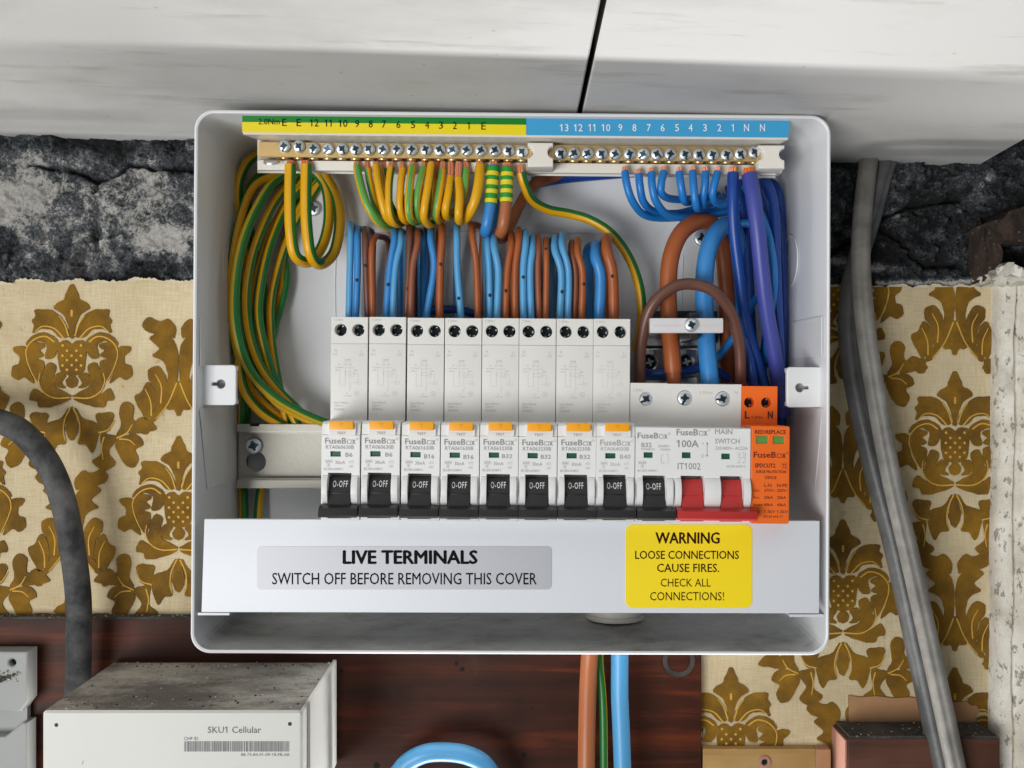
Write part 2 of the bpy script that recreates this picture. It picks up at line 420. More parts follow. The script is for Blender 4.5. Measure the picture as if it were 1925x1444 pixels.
K['timber'] = g_soot('charred_timber', lin((32, 26, 22)), lin((86, 68, 56)), 0.35, 0.75)
K['paper_torn'] = mat('torn_backing', (164, 124, 88), 0.9, var=0.18, vscale=60, bump=0.2, bscale=300)
def g_cable(name, a, b, lo, hi, rough):
    g = G(name, rough)
    col = g.ramp(g.noise(55, 6, 0.65), [(lo, a), (hi, b)])
    return g.out(col, height=g.noise(500, 4), strength=0.15)
K['grey_cable'] = g_cable('grey_sheath', lin((112, 109, 104)), lin((150, 147, 141)), 0.35, 0.7, 0.5)
K['grey_cable2'] = g_cable('dark_grey_sheath', lin((72, 73, 74)), lin((104, 104, 104)), 0.35, 0.7, 0.4)
K['black_cable'] = g_cable('dusty_black_sheath', lin((34, 35, 38)), lin((92, 91, 90)), 0.42, 0.70, 0.7)
K['debris'] = mat('debris_grit', (150, 140, 126), 0.9, var=0.5, vscale=90)
K['deep'] = mat('deep_void', (14, 13, 12), 0.95)
# ------------------------------------------------------------------ the setting
def vnoise(x, y, seed):
    xi = np.floor(x).astype(int); yi = np.floor(y).astype(int); xf = x-xi; yf = y-yi
    def h(a, b):
        n = (a*374761393 + b*668265263 + seed*974634737) & 0x7fffffff
        n = ((n ^ (n >> 13)) * 1274126177) & 0x7fffffff
        return ((n ^ (n >> 16)) & 0xffff) / 65535.0
    u = xf*xf*(3-2*xf); v = yf*yf*(3-2*yf)
    return (h(xi, yi)*(1-u) + h(xi+1, yi)*u)*(1-v) + (h(xi, yi+1)*(1-u) + h(xi+1, yi+1)*u)*v
def fbm(x, y, seed, o=5, g=0.55):
    t = 0; a = 1; s = 0
    for k in range(o):
        t = t + a*vnoise(x*2**k, y*2**k, seed+k); s += a; a *= g
    return t/s
def seg_dist(X, Y, pl):
    dm = np.full(X.shape, 1e9)
    for (x0, y0), (x1, y1) in zip(pl, pl[1:]):
        dx, dy = x1-x0, y1-y0
        t = np.clip(((X-x0)*dx + (Y-y0)*dy)/(dx*dx+dy*dy), 0, 1)
        dm = np.minimum(dm, np.hypot(X-x0-t*dx, Y-y0-t*dy))
    return dm
def plaster_sheet():
    xs = np.arange(-520, 2260, 2.6); ys = np.arange(150, 566, 2.6)
    X, Y = np.meshgrid(xs, ys)
    n1 = fbm(X/70, Y/55, 3); n2 = fbm(X/14, Y/12, 9); 
    n3 = fbm(X/5.5, Y/5.5, 33, 3); n4 = fbm(X/26, Y/22, 51)
    d = 0.003 + 0.014*(n1-0.5) + 0.008*(n2-0.5) + 0.0030*(n3-0.5) + 0.0025*np.clip((n4-0.52)*14, 0, 1)
    wob = (fbm(X/16, Y/16, 21)-0.5)*22
    cr = [[(55, 312), (100, 318), (145, 326), (180, 342), (215, 334), (245, 312), (290, 318), (400, 322)],
          [(1640, 420), (1665, 440), (1700, 475), (1735, 503), (1800, 500)], [(1560, 480), (1640, 420), (1700, 392), (1800, 380)]]
    for c in cr:
        dd = seg_dist(X, Y+wob*0.5, c); d -= 0.008*np.exp(-(dd/3.2)**2)
    vr = seg_dist(X+wob, Y, [(182, 330), (183, 470)]); d -= 0.004*np.exp(-(vr/7)**2)
    lf = X < 700
    def ga(cx, cy, sx, sy): return np.exp(-((X-cx)/sx)**2 - ((Y-cy)/sy)**2)
    p = np.where(lf, 0.44, 0.10)
    p = p + 0.62*ga(20, 365, 85, 40) + 0.25*ga(60, 300, 50, 20) + 0.45*ga(295, 455, 40, 26) + 0.22*ga(290, 360, 50, 35) + 0.12*ga(230, 380, 90, 60) + 0.10*ga(120, 420, 90, 40)
    p = p - np.where(lf, 0.36*np.exp(-((Y-272)/24)**2), 0) - np.where(lf, 0.22*np.clip((Y-455)/40, 0, 1), 0) - 0.25*np.exp(-(vr/9)**2)*lf - 0.2*ga(30, 455, 40, 40)
    p = p + 0.55*ga(1655, 505, 38, 9) + 0.6*ga(1570, 492, 22, 10) + 0.4*ga(1850, 336, 12, 10) + 0.3*ga(1680, 402, 20, 8) + 0.25*ga(1570, 330, 10, 12) + 0.12*ga(1690, 330, 26, 30)
    for c in cr: p = p - 0.5*np.exp(-(seg_dist(X, Y+wob*0.5, c)/4)**2)
    p = p + 0.35*(n1-0.5) + 0.10*np.clip((n4-0.52)*14, 0, 1)
    # rubble ledge between plaster and paper on the right
    d += 0.004*np.exp(-((Y-532)/8)**2)*(~lf)
    p = p + 0.75*np.exp(-((Y-534-wob*0.4)/6)**2)*((X > 1640) & (X < 1850))
    d = np.where(Y > 520, np.minimum(d, 0.0045), np.maximum(d, -0.004))
    co = np.stack([(X-962.5)*D/F, -d, -(Y-722)*D/F], -1).reshape(-1, 3)
    h, w_ = X.shape
    idx = np.arange(h*w_).reshape(h, w_)
    q = np.stack([idx[1:, :-1], idx[1:, 1:], idx[:-1, 1:], idx[:-1, :-1]], -1).reshape(-1, 4)
    me = bpy.data.meshes.new('plaster'); me.from_pydata(co.tolist(), [], q.tolist())
    at = me.attributes.new('paint', 'FLOAT', 'POINT'); at.data.foreach_set('value', p.ravel().astype(np.float32))
    me.materials.append(K['plaster']); me.polygons.foreach_set('use_smooth', [True]*len(me.polygons))
    return me
bm = NB(); a, b = P(-500, 1900, 0), P(2500, -300, 0)
box(bm, (a.x, 0.004, a.z), (b.x, 0.05, b.z))
wall = obj('wall', bm, K['soot']); tag(wall, 'old wall with broken sooty plaster above gold damask wallpaper', None, kind='structure')
pl = place('plaster', plaster_sheet(), wall); pl.matrix_parent_inverse = root_m(wall).inverted()

# wallpaper sheet with uneven torn top edge
def WP(px, py, d=0.0065): 
    return Vector(((px-962.5)*D/F, -d, -(py-722)*D/F))
def edge_top(x):
    base = 533 + 4*math.sin(x/60.0) + 2*math.sin(x/17.0+1)
    if x > 1200: base = 541 + 1.5*math.sin(x/9.0) + 1.2*math.sin(x/4.1)
    if 40 < x < 170: base -= 5
    return base
bm = NB(); xs = list(range(-520, 1862, 6)) + [1862]
top = [WP(x, edge_top(x)) for x in xs]; bot = [WP(x, 1850) for x in xs]
n = len(xs)
vs = top + bot + [v + Vector((0, 0.0008, 0)) for v in top]
join(bm, vs, [(i, n+i, n+i+1, i+1) for i in range(n-1)] + [(2*n+i, i, i+1, 2*n+i+1) for i in range(n-1)])
paper = obj('wallpaper', bm, K['linen'], wall)
bm = NB(); top = []; bot = []; rt = random.Random(9)
for x in range(-520, 1856, 3):
    e = edge_top(x); h = max(0.3, 2.2 + 2.4*math.sin(x/23.0)*math.sin(x/7.3) + rt.uniform(-1.6, 1.6))
    top.append(WP(x, e-h, 0.0068 + 0.0004*math.sin(x/11.0)+0.0004)); bot.append(WP(x, e+1.5+rt.uniform(0, 1.2), 0.0068))
n = len(top); join(bm, top+bot+[v+Vector((0, 0.0006, 0)) for v in top], [(i, n+i, n+i+1, i+1) for i in range(n-1)]+[(2*n+i, i, i+1, 2*n+i+1) for i in range(n-1)])
obj('torn_edge', bm, mat('torn_paper_edge', (196, 184, 158), 0.95, var=0.2, vscale=80), paper)
# damask motifs (shapes measured from one repeat; centre of the pineapple = origin)
def smooth_closed(p, per=4):
    n = len(p); out = []
    for i in range(n):
        a, b, c, d = (Vector((*p[(i+k-1) % n], 0)) for k in range(4))
        for k in range(per):
            t = k/per
            v = 0.5*((2*b)+(c-a)*t+(2*a-5*b+4*c-d)*t*t+(3*b-a-3*c+d)*t**3); out.append((v.x, v.y))
    return out
def T1(p): return [((u-412)/2.833, (v-1200)/2.833) for u, v in p]
def T2(p): return [((u-384)/2.674, (v+72.4)/2.674 - 0) for u, v in p]
def T4(p): return [((u-690)/2.674, (v-1099)/2.674) for u, v in p]
med_half = [
 T1([(410,838),(440,868),(452,902),(495,930),(498,952),(468,968),(440,1005),(424,1060),(410,1085)]),
 T1([(430,1085),(452,1020),(500,968),(555,955),(602,960),(596,985),(614,1012),(604,1040),(612,1072),(568,1052),(515,1058),(468,1098)]),
 T1([(486,1118),(530,1080),(590,1078),(640,1116),(640,1138),(598,1116),(556,1122),(538,1150),(550,1196),(515,1204),(488,1165)]),
 T1([(552,1140),(590,1122),(632,1140),(640,1185),(628,1240),(604,1300),(578,1318),(560,1270),(556,1225),(590,1205),(556,1190),(578,1165)]),
 T1([(650,1150),(705,1145),(708,1168),(682,1190),(680,1228),(714,1248),(718,1290),(690,1312),(650,1300),(606,1332),(632,1260),(650,1200)]),
 T1([(494,1250),(520,1226),(546,1245),(562,1305),(575,1338),(550,1384),(500,1402),(420,1398),(440,1382),(496,1350),(506,1300)]),
 T1([(420,1412),(500,1412),(562,1384),(608,1360),(626,1414),(592,1420),(578,1450),(535,1452),(490,1440)]),
 T1([(446,1296),(470,1278),(498,1290),(502,1325),(478,1352),(446,1352),(466,1330)]),
 T2([(396,170),(440,222),(508,248),(514,300),(482,386),(456,350),(416,340),(428,280)]),
 T2([(500,205),(540,194),(582,197),(580,232),(560,282),(524,292),(510,245)]),
 T2([(522,302),(566,300),(612,318),(600,330),(560,380),(592,440),(540,470),(484,430),(528,385)]),
 T2([(600,300),(622,250),(614,170),(650,142),(682,170),(676,218),(690,246),(660,280),(610,312)]),
 T2([(660,292),(718,214),(792,270),(738,284),(700,292)]),
 T2([(616,318),(690,300),(728,345),(690,372),(704,420),(680,456),(640,440),(596,360)]),
]
med_full = [T1([(348,1128),(380,1112),(412,1130),(444,1112),(480,1124),(486,1155),(474,1258),(448,1284),(412,1290),(376,1284),(350,1258),(340,1155)]),
            T1([(382,1325),(394,1300),(412,1294),(430,1300),(442,1325),(430,1348),(412,1354),(394,1348)]),
            T1([(400,1090),(412,1080),(424,1090),(412,1104)]),
            T2([(384,166),(408,240),(412,270),(400,308),(384,326),(366,308),(354,270),(360,240)])]
med_vein_half = [T1(p) for p in ([(428,1090),(448,1030),(478,985)], [(452,1102),(500,1052),(560,1040),(600,1068)],
   [(500,1120),(545,1092),(600,1105),(640,1148),(644,1200),(620,1270),(590,1322)], [(420,1404),(500,1406),(556,1376),(580,1325),(574,1280)])] + [
   T2(p) for p in ([(392,170),(418,230),(424,290),(414,330)], [(512,290),(560,275),(590,230)], [(600,316),(650,290),(676,250)], [(540,310),(528,360),(536,420)], [(612,320),(660,325),(690,350)])]
leaf_half = [T4([(694,1135),(700,1050),(728,1000),(708,1002),(708,948),(745,914),(780,926),(830,906),(862,934),(850,966),(808,986),(828,1010),(782,1052),(814,1090),(770,1110),(746,1150),(742,1210),(775,1310),(832,1398),(800,1400),(740,1312),(702,1235)]),
  T4([(756,1290),(746,1222),(776,1152),(812,1144),(836,1166),(830,1208),(802,1250),(790,1330)]),
  T4([(800,1336),(806,1262),(840,1218),(866,1262),(900,1290),(880,1340),(850,1392),(838,1390)]),
  T4([(694,1215),(730,1292),(746,1345),(712,1350),(692,1372)]),
  T4([(836,1404),(862,1400),(890,1440),(850,1470),(832,1450)])]
leaf_vein_half = [T4(p) for p in ([(775,1320),(772,1240),(800,1180)], [(820,1380),(824,1310),(850,1250)], [(697,1220),(740,1320),(800,1396)])]
SC = 1.03
def sgn(p): return sum(p[i-1][0]*p[i][1]-p[i][0]*p[i-1][1] for i in range(len(p)))
def motif_mesh(halfs, fulls, veins, dots, sc=SC):
    bm = NB(); k = 0; s = D/F*sc
    for p in fulls + halfs + [[(-x, y) for x, y in h] for h in halfs]:
        cx = sum(v[0] for v in p)/len(p); cy = sum(v[1] for v in p)/len(p)
        p = smooth_closed(p, 5)
        q = []
        for i in range(len(p)):                              # swell the outline by 1.6 px so only thin veins stay between the leaves
            ax, ay = p[i-1]; bx_, by = p[(i+1) % len(p)]; l = math.hypot(bx_-ax, by-ay) or 1
            nx, ny = (by-ay)/l, -(bx_-ax)/l
            if sgn(p) < 0: nx, ny = -nx, -ny
            wv = 0.6 + 0.45*math.sin(i*1.1) + random.uniform(-0.45, 0.45)
            q.append(((p[i][0]+nx*wv)*s, -(p[i][1]+ny*wv)*s))
        t = curve_mesh([q], 0.0002, 0); k += 1
        merge(bm, t, 0, FACE @ Matrix.Translation((0, 0, 0.0002 + 0.000012*(k % 9))))
    for v in veins + [[(-x, y) for x, y in h] for h in veins]:
        cs = catmull([(x*s, 0, -y*s) for x, y in v], 5); m = len(cs)
        L, Rr = [], []
        for i in range(m):
            t = (cs[min(i+1, m-1)] - cs[max(i-1, 0)]).normalized(); nn = Vector((-t.z, 0, t.x)) * s * 1.15 * (1.2 - 0.6*i/m)
            L.append(cs[i] + nn + Vector((0, -0.00056, 0))); Rr.append(cs[i] - nn + Vector((0, -0.00056, 0)))
        join(bm, L+Rr, [(i, i+1, m+i+1, m+i) for i in range(m-1)], 1)
    for x, y, r in dots:
        join(bm, [(a*s, -0.00056, -b*s) for a, b in circ(x, y, r, 8)], [tuple(range(8))], 1)
    return bm
dots = [((u-412)/2.833, (v-1200)/2.833, 2.5) for u, v in ((366,1138),(460,1138),(388,1165),(436,1165),(412,1190),(365,1190),(460,1190),(388,1213),(436,1213),(365,1240),(460,1240),(412,1238),(388,1262),(436,1262))]
dots += [(0, -80, 2.6), (0, -84, 2.4), (0, -76, 2.2)]
def motif(kind, px, py):
    bm = motif_mesh(med_half, med_full, med_vein_half, dots) if kind == 'm' else motif_mesh(leaf_half, [], leaf_vein_half, [])
    bm.transform(Matrix.Translation(WP(px, py, 0.0067)))
    ytop = max(edge_top(px-60), edge_top(px+60)) + 1.5
    for pc, no in ((WP(0, ytop), (0, 0, 1)), (WP(1859, 0), (1, 0, 0))):
        bmesh.ops.bisect_plane(bm, geom=bm.verts[:]+bm.edges[:]+bm.faces[:], plane_co=pc, plane_no=no, clear_outer=True)
    if not bm.verts: bm.free(); return
    obj('damask_motif', bm, [K['flock'], K['vein']], paper)
for (bx, by, vx, vy) in ((145, 673, 198, 282), (1785, 835, 208, 275)):
    for i in range(-4, 4):
        for j in range(-2, 4):
            x, y = bx + vx*i, by + vy*j
            if bx < 900 and not (-460 < x < 480): continue
            if bx > 900 and not (1300 < x < 2000): continue
            if not (400 < y < 1560): continue
            if bx > 900 and x < 1540 and y < 1200: continue
            motif('m' if (i + j) % 2 == 0 else 'l', x, y)

# ceiling boards
XS = 0.0322
def ceil_z(x): return 0.1260 - 0.0307*x
def board(x0, x1, lip):
    bm = NB(); v = []
    for y in (0.0, -0.46):
        for x in (x0, x1):
            for t in (0, 0.016): v.append((x, y, ceil_z(x)-0.045*y+t))
    join(bm, v, [(0,2,6,4),(1,5,7,3),(0,1,3,2),(4,6,7,5),(0,4,5,1),(2,3,7,6)])
    bmesh.ops.recalc_face_normals(bm, faces=bm.faces[:])
    for f in bm.faces:
        if abs(f.normal.z) < 0.5: f.material_index = 1
    bevel(bm, 0.0007, 1)
    return bm
bm = NB(); box(bm, (-0.8, -0.46, 0.196), (0.8, 0.0, 0.21))
ceil = obj('ceiling', bm, K['deep']); tag(ceil, 'white ceiling of two scuffed boards above the open fuse box', None, kind='structure')
obj('ceiling_board', board(-0.75, XS - 0.0011, 0), [K['ceiling'], K['board_edge']], ceil)
obj('ceiling_board', board(XS + 0.0011, 0.2530, 0), [K['ceiling'], K['board_edge']], ceil)

# mahogany backboard
bm = NB(); a, b = P(-520, 1850, 0.013), P(1319, 1164, 0.013)
box(bm, (a.x, -0.013, a.z), (b.x, -0.001, b.z), 0.0008)
bw = obj('backboard', bm, K['wood'], smooth=True); tag(bw, 'dark reddish mahogany board on the wall below the fuse box', 'wooden board')
bm = NB()
t0 = P(-520, 1164, 0.013); t1 = P(1319, 1164, 0.013)
box(bm, (t0.x, -0.0128, t0.z-0.0012), (t1.x-0.001, -0.002, t0.z+0.0012), 0.0006)
obj('dust_ledge', bm, K['soot'], bw)
def pit(px, py, r, d, parent, name='screw_hole', m=None):
    bm = NB(); c = P(px, py, d)
    plate(bm, [circ(c.x, c.z, r*(D-d)/F, 14)], d-0.0004, d+0.00012)
    obj(name, bm, m or K['deep'], parent)
for x, y, r in ((858,1247,4), (869,1258,4.5), (985,1419,5), (708,1439,6), (642,1261,3.5), (1000,1330,2)): pit(x, y, r, 0.013, bw)
bm = NB(); c = P(1276, 1242, 0.013)
plate(bm, [circ(c.x, c.z, 0.0086, 28), circ(c.x, c.z, 0.0062, 28)], 0.0128, 0.0138, 0.0003)
obj('washer_mark', bm, K['soot'], bw, smooth=True)

# white painted architrave on the right
bm = NB(); prof = [(1853, 0.0), (1853, 0.014), (1862, 0.018), (1876, 0.019), (1883, 0.016), (1892, 0.019), (1905, 0.026), (1926, 0.029), (2030, 0.029), (2030, 0.0)]
rows = []
for k in range(80):
    py = 531 + k*16.5; row = []
    for j, (px, d) in enumerate(prof):
        xx = px + (2.0*math.sin(py/47.0+j) + random.uniform(-1.2, 1.2) if 0 < j < 9 else 0) - 0.008*(py-531)*(1 if py < 1240 else 0.9)
        pz = py + (random.uniform(-5, 5) if k == 0 else 0)
        dd = d + (random.uniform(-0.0006, 0.0006) if d else 0)
        row.append(bm.verts.new(((xx-962.5)*D/F, -dd, -(pz-722)*(D-0.02)/F)))
    rows.append(row)
for r0, r1 in zip(rows, rows[1:]):
    for j in range(len(prof)-1): bm.faces.new((r0[j], r1[j], r1[j+1], r0[j+1]))
bm.faces.new(rows[0]); bm.faces.new(rows[-1][::-1])
ar = obj('architrave', bm, K['oldpaint'], smooth=True, angle=50); tag(ar, 'pitted white painted timber moulding down the right edge of the wallpaper', 'moulding')
# rough timbers above it
def rough_block(bm, pts, d0, d1, jit=0.0012, cuts=3):
    t = bmesh.new(); n = len(pts)
    fr = [P(x, y, d1) for x, y in pts]; bk = [Vector((v.x, -d0, v.z)) for v in fr]
    join(t, fr+bk, [tuple(range(n)), tuple(range(2*n-1, n-1, -1))]+[(i, n+i, n+(i+1) % n, (i+1) % n) for i in range(n)])
    bmesh.ops.triangulate(t, faces=[f for f in t.faces if len(f.verts) > 4])
    bmesh.ops.subdivide_edges(t, edges=t.edges[:], cuts=cuts, use_grid_fill=True)
    for v in t.verts: v.co += Vector((random.uniform(-jit, jit), random.uniform(-jit, jit), random.uniform(-jit, jit)))
    merge(bm, t, 0)
bm = NB(); rough_block(bm, [(1866,418),(1935,384),(1960,380),(1960,450),(1890,452)], 0, 0.032)
o = obj('timber_stub', bm, K['timber'], smooth=True); tag(o, 'charred brown timber stub slanting out of the sooty wall at the right', 'timber')
bm = NB(); rough_block(bm, [(1850,428),(1864,420),(1884,460),(1880,522),(1852,528)], 0, 0.02)
o = obj('timber_post', bm, K['timber'], smooth=True); tag(o, 'short upright charred post standing on top of the white moulding', 'timber')
bm = NB(); rough_block(bm, [(1872,508),(1892,496),(1930,505),(1960,500),(1960,530),(1868,532)], 0.004, 0.03, 0.0016)
o = obj('mortar_lump', bm, K['oldpaint'], smooth=True); tag(o, 'lump of pale mortar lying on the top end of the white moulding', 'mortar')

# bottom right: red block, pine strip, torn paper
bm = NB(); a = P(1594, 1389, 0.031); b = P(1880, 1800, 0.031)
box(bm, (a.x, -0.031, b.z), (b.x, -0.001, a.z), 0.0012)
rb = obj('wood_block', bm, K['wood_red'], smooth=True); tag(rb, 'reddish wooden block with a sooty top in the bottom right corner', 'wooden block')
bm = NB(); box(bm, (a.x+0.001, -0.0305, a.z-0.0004), (b.x-0.001, -0.002, a.z+0.0014), 0.0006); obj('soot_layer', bm, K['soot'], rb)
bm = NB(); box(bm, (a.x-0.0012, -0.030, b.z), (a.x-0.0002, -0.002, a.z-0.001), 0.0003); obj('end_face', bm, K['endgrain'], rb)
bm = NB(); a = P(1321, 1408, 0.012); b = P(1534, 1800, 0.012)
box(bm, (a.x, -0.012, b.z), (b.x, -0.001, a.z), 0.0008)
pn = obj('pine_strip', bm, K['pine'], smooth=True); tag(pn, 'pale yellow pine strip with a pink ringed screw beside the mahogany board', 'wooden strip')
bm = NB(); c = P(1437, 1432, 0.012); plate(bm, [circ(c.x, c.z, 0.0034, 20), circ(c.x, c.z, 0.0016, 14)], 0.0118, 0.0132, 0.0005); obj('screw_cup', bm, K['endgrain'], pn, smooth=True)
pit(1437, 1432, 5.2, 0.0121, pn, 'screw_head', K['screw_dark'])
bm = NB(); a = P(1536, 1409, 0.014); b = P(1562, 1800, 0.014)
box(bm, (a.x, -0.014, b.z), (b.x, -0.001, a.z), 0.0008)
o = obj('pine_batten', bm, K['paper_torn'], smooth=True); tag(o, 'narrow split pale batten between the pine strip and the red block', 'batten')
bm = NB()
pts = [(1587,1300),(1606,1303),(1640,1301),(1668,1305),(1700,1303),(1730,1309),(1760,1307),(1784,1313),(1805,1311),(1815,1319),(1824,1318),(1830,1330),(1822,1340),(1826,1352),(1800,1356),(1700,1358),(1640,1360),(1588,1372)]
q = [((x-962.5)*D/F, -(y-722)*D/F) for x, y in pts]
plate(bm, [q], 0.0066, 0.0078); o = obj('torn_paper', bm, K['paper_torn'], wall)

# ------------------------------------------------------------------ enclosure
RIM, BK = 0.085, 0.0125
def ring_world(q, d, rr, n=7):
    """rounded quad: q = TL,TR,BR,BL pixels at the rim depth -> world points at depth d (same x,z: straight sides)"""
    pts = [P(x, y, RIM) for x, y in q]; out = []
    for i in range(4):
        a, b, c = pts[i-1], pts[i], pts[(i+1) % 4]
        u = (a-b).normalized(); v = (c-b).normalized()
        p0, p1 = b+u*rr, b+v*rr; ce = b+u*rr+v*rr
        for k in range(n+1):
            t = k/n*math.pi/2
            out.append(ce - v*rr*math.cos(t) - u*rr*math.sin(t))
    return [Vector((p.x, -d, p.z)) for p in out]
quad = [(364.5, 205), (1563, 216), (1560, 1233), (357, 1229)]
def inset(q, l, t, r, b): return [(q[0][0]+l, q[0][1]+t), (q[1][0]-r, q[1][1]+t), (q[2][0]-r, q[2][1]-b), (q[3][0]+l, q[3][1]-b)]
bm = NB()
loops = [ring_world(quad, 0.0, 0.009), ring_world(quad, RIM-0.0012, 0.009), ring_world(inset(quad, 1.5, 1.5, 1.5, 1.5), RIM-0.0003, 0.0088),
         ring_world(inset(quad, 4, 4, 4, 4), RIM, 0.0084), ring_world(inset(quad, 7, 7, 7, 7), RIM-0.0004, 0.008), ring_world(inset(quad, 8.5, 8.5, 8.5, 8.5), RIM-0.002, 0.0078),
         ring_world(inset(quad, 14, 9, 14, 18), 0.05, 0.010), ring_world(inset(quad, 18, 11, 18, 28), BK+0.005, 0.012), ring_world(inset(quad, 20, 13, 20, 31), BK+0.0018, 0.012), ring_world(inset(quad, 26, 19, 26, 38), BK, 0.010)]
vl = [[bm.verts.new(p) for p in lp] for lp in loops]; n = len(vl[0])
for a, b in zip(vl, vl[1:]):
    for i in range(n): bm.faces.new((a[i], a[(i+1) % n], b[(i+1) % n], b[i]))
bm.faces.new(vl[-1]); bm.faces.new(vl[0][::-1])
cu = thing('fuse_box', 'white metal fuse box enclosure without its lid, open on the wall under the ceiling', 'fuse box', P(960, 722, 0.0))
obj('shell', bm, K['enclosure'], cu, smooth=True, angle=40)
# back panel pressings
def press(pts, m=None, name='pressing'):
    bm = NB(); 
    tube(bm, pts, 0.0004, 6, per=4); obj(name, bm, m or K['enclosure'], cu, smooth=True)
d0 = BK+0.0001
press([P(660, 440, d0), P(800, 436, d0), P(1000, 437, d0), P(1165, 440, d0)]); press([P(632, 470, d0), P(630, 540, d0), P(632, 640, d0)])
press([P(632, 470, d0), P(638, 448, d0), P(660, 440, d0)])
press([P(1284, 480, d0), P(1282, 560, d0), P(1282, 700, d0)])
# knock-outs: rings in the side and bottom walls
def inner_x(side, d): 
    t = (RIM-d)/(RIM-BK); pxl = (8.5+9.5*t)
    q = P(362+pxl, 700, RIM) if side < 0 else P(1560-pxl, 700, RIM); return q.x
def knock_side(side, py, dc, r):
    pts = []
    for k in range(25):
        a = 2*math.pi*k/24; d = dc + r*math.cos(a)
        pts.append(Vector((inner_x(side, d) + side*(-0.0002), -d, -(py-722)*(D-dc)/F + r*math.sin(a))))
    bm = NB(); tube(bm, pts, 0.00035, 6, per=2); obj('knockout', bm, K['enclosure'], cu, smooth=True)
knock_side(-1, 495, 0.034, 0.0125); knock_side(1, 490, 0.030, 0.0130)
def floor_z(d, x=0.0):
    t = (RIM-d)/(RIM-BK); px = x*F/(D-RIM)+962.5
    return -(1229+4*(px-357)/1203-722-8.5-20*t)*(D-RIM)/F
def knock_floor(px, dc, r):
    pts = []
    for k in range(25):
        a = 2*math.pi*k/24; d = dc + r*math.cos(a)
        pts.append(Vector(((px-962.5)*(D-dc)/F + r*math.sin(a), -d, floor_z(d, (px-962.5)*(D-dc)/F)+0.0002)))
    bm = NB(); tube(bm, pts, 0.00035, 6, per=2); obj('knockout', bm, K['enclosure'], cu, smooth=True)
for px, r in ((545, 0.009), (690, 0.010), (838, 0.010), (988, 0.010), (1342, 0.0165)): knock_floor(px, 0.028, r)
# lid fixing brackets on the side walls
def bracket(x0, y0, x1, y1, kx, ky, side):
    bm = NB(); d1 = 0.076
    f = lambda x, y: ((x-962.5)*(D-d1)/F, -(y-722)*(D-d1)/F)
    a, b = f(x0, y1), f(x1, y0); k = f(kx, ky); s = (D-d1)/F
    ang0 = 200 if side < 0 else 20
    key = []
    for i in range(21):
        t = R((ang0 if side < 0 else 20) + 320*i/20) if side > 0 else R(200 + 320*i/20)
        key.append((k[0]+8.2*s*math.cos(t), k[1]+8.2*s*math.sin(t)))
    ex = 17*s*(-1 if side < 0 else 1); hh = 2.6*s
    key += [(k[0]+ex, k[1]+hh*(1 if side < 0 else -1)), (k[0]+ex, k[1]-hh*(1 if side < 0 else -1))] if side < 0 else [(k[0]+ex, k[1]-hh), (k[0]+ex, k[1]+hh)]
    plate(bm, [rrect(a[0], a[1], b[0], b[1], 7*s), key], d1-0.003, d1, 0.0006)
    o = obj('lid_bracket', bm, K['enclosure'], cu, smooth=True)
    bm = NB(); 
    w_ = 0.0016
    wall_x = inner_x(side, 0.06)
    box(bm, (a[0]+w_*0.6, -d1+0.003, b[1]-w_*1.6), (b[0]-w_*0.6, -0.068, b[1]-w_*0.3), 0.0003)
    box(bm, (a[0]+w_*0.6, -d1+0.003, a[1]+w_*0.3), (b[0]-w_*0.6, -0.068, a[1]+w_*1.6), 0.0003)
    obj('bracket_flange', bm, K['enclosure'], o)
    bm = NB(); box(bm, (a[0]+w_, -d1+0.008, a[1]+w_*2), (b[0]-w_, -d1+0.007, b[1]-w_*2)); obj('bracket_back', bm, K['enclosure'], o)
bracket(374, 686, 444, 762, 415, 722, -1); bracket(1479, 690, 1549, 766, 1504, 729, 1)
# proud side plates (lid clip housings)
for side, ya, yb in ((-1, 602, 690), (1, 600, 672)):
    bm = NB(); vs = []
    for d in (0.081, 0.035):
        x = inner_x(side, d)
        for py in (ya, yb):
            z = -(py-722)*(D-0.06)/F
            for t in (0.0, 0.0005): vs.append((x - side*t, -d, z))
    join(bm, vs, [(0,1,3,2),(4,6,7,5),(0,4,5,1),(2,3,7,6),(1,5,7,3),(0,2,6,4)])
    obj('clip_housing', bm, K['enclosure'], cu)
    bm = NB(); vs = []
    for d in (0.0815, 0.040):
        x = inner_x(side, d)
        for k, t in ((0, 0.0), (0, 0.0003), (1, 0.0), (1, 0.0003)):
            pz = (766 + (0 if d > 0.06 else 0)) if k == 0 else 915
            z = -(pz-722)*(D-0.06)/F
            vs.append((x - side*t, -d - (0.0 if k == 0 else -0.012 if d > 0.06 else 0), z))
    join(bm, vs, [(0,1,3,2),(4,6,7,5),(0,4,5,1),(2,3,7,6),(1,5,7,3),(0,2,6,4)])
    obj('side_plate', bm, K['enclosure'], cu)
# bracket feet under the cover
for x0, x1, y in ((372, 432, 1153), (1484, 1548, 1156)):
    bm = NB(); a, b = P(x0, y, 0.083), P(x1, y, 0.083)
    box(bm, (a.x, -0.0835, a.z-0.0009), (b.x, -0.02, a.z+0.0004), 0.0003); obj('cover_shelf', bm, K['enclosure'], cu)

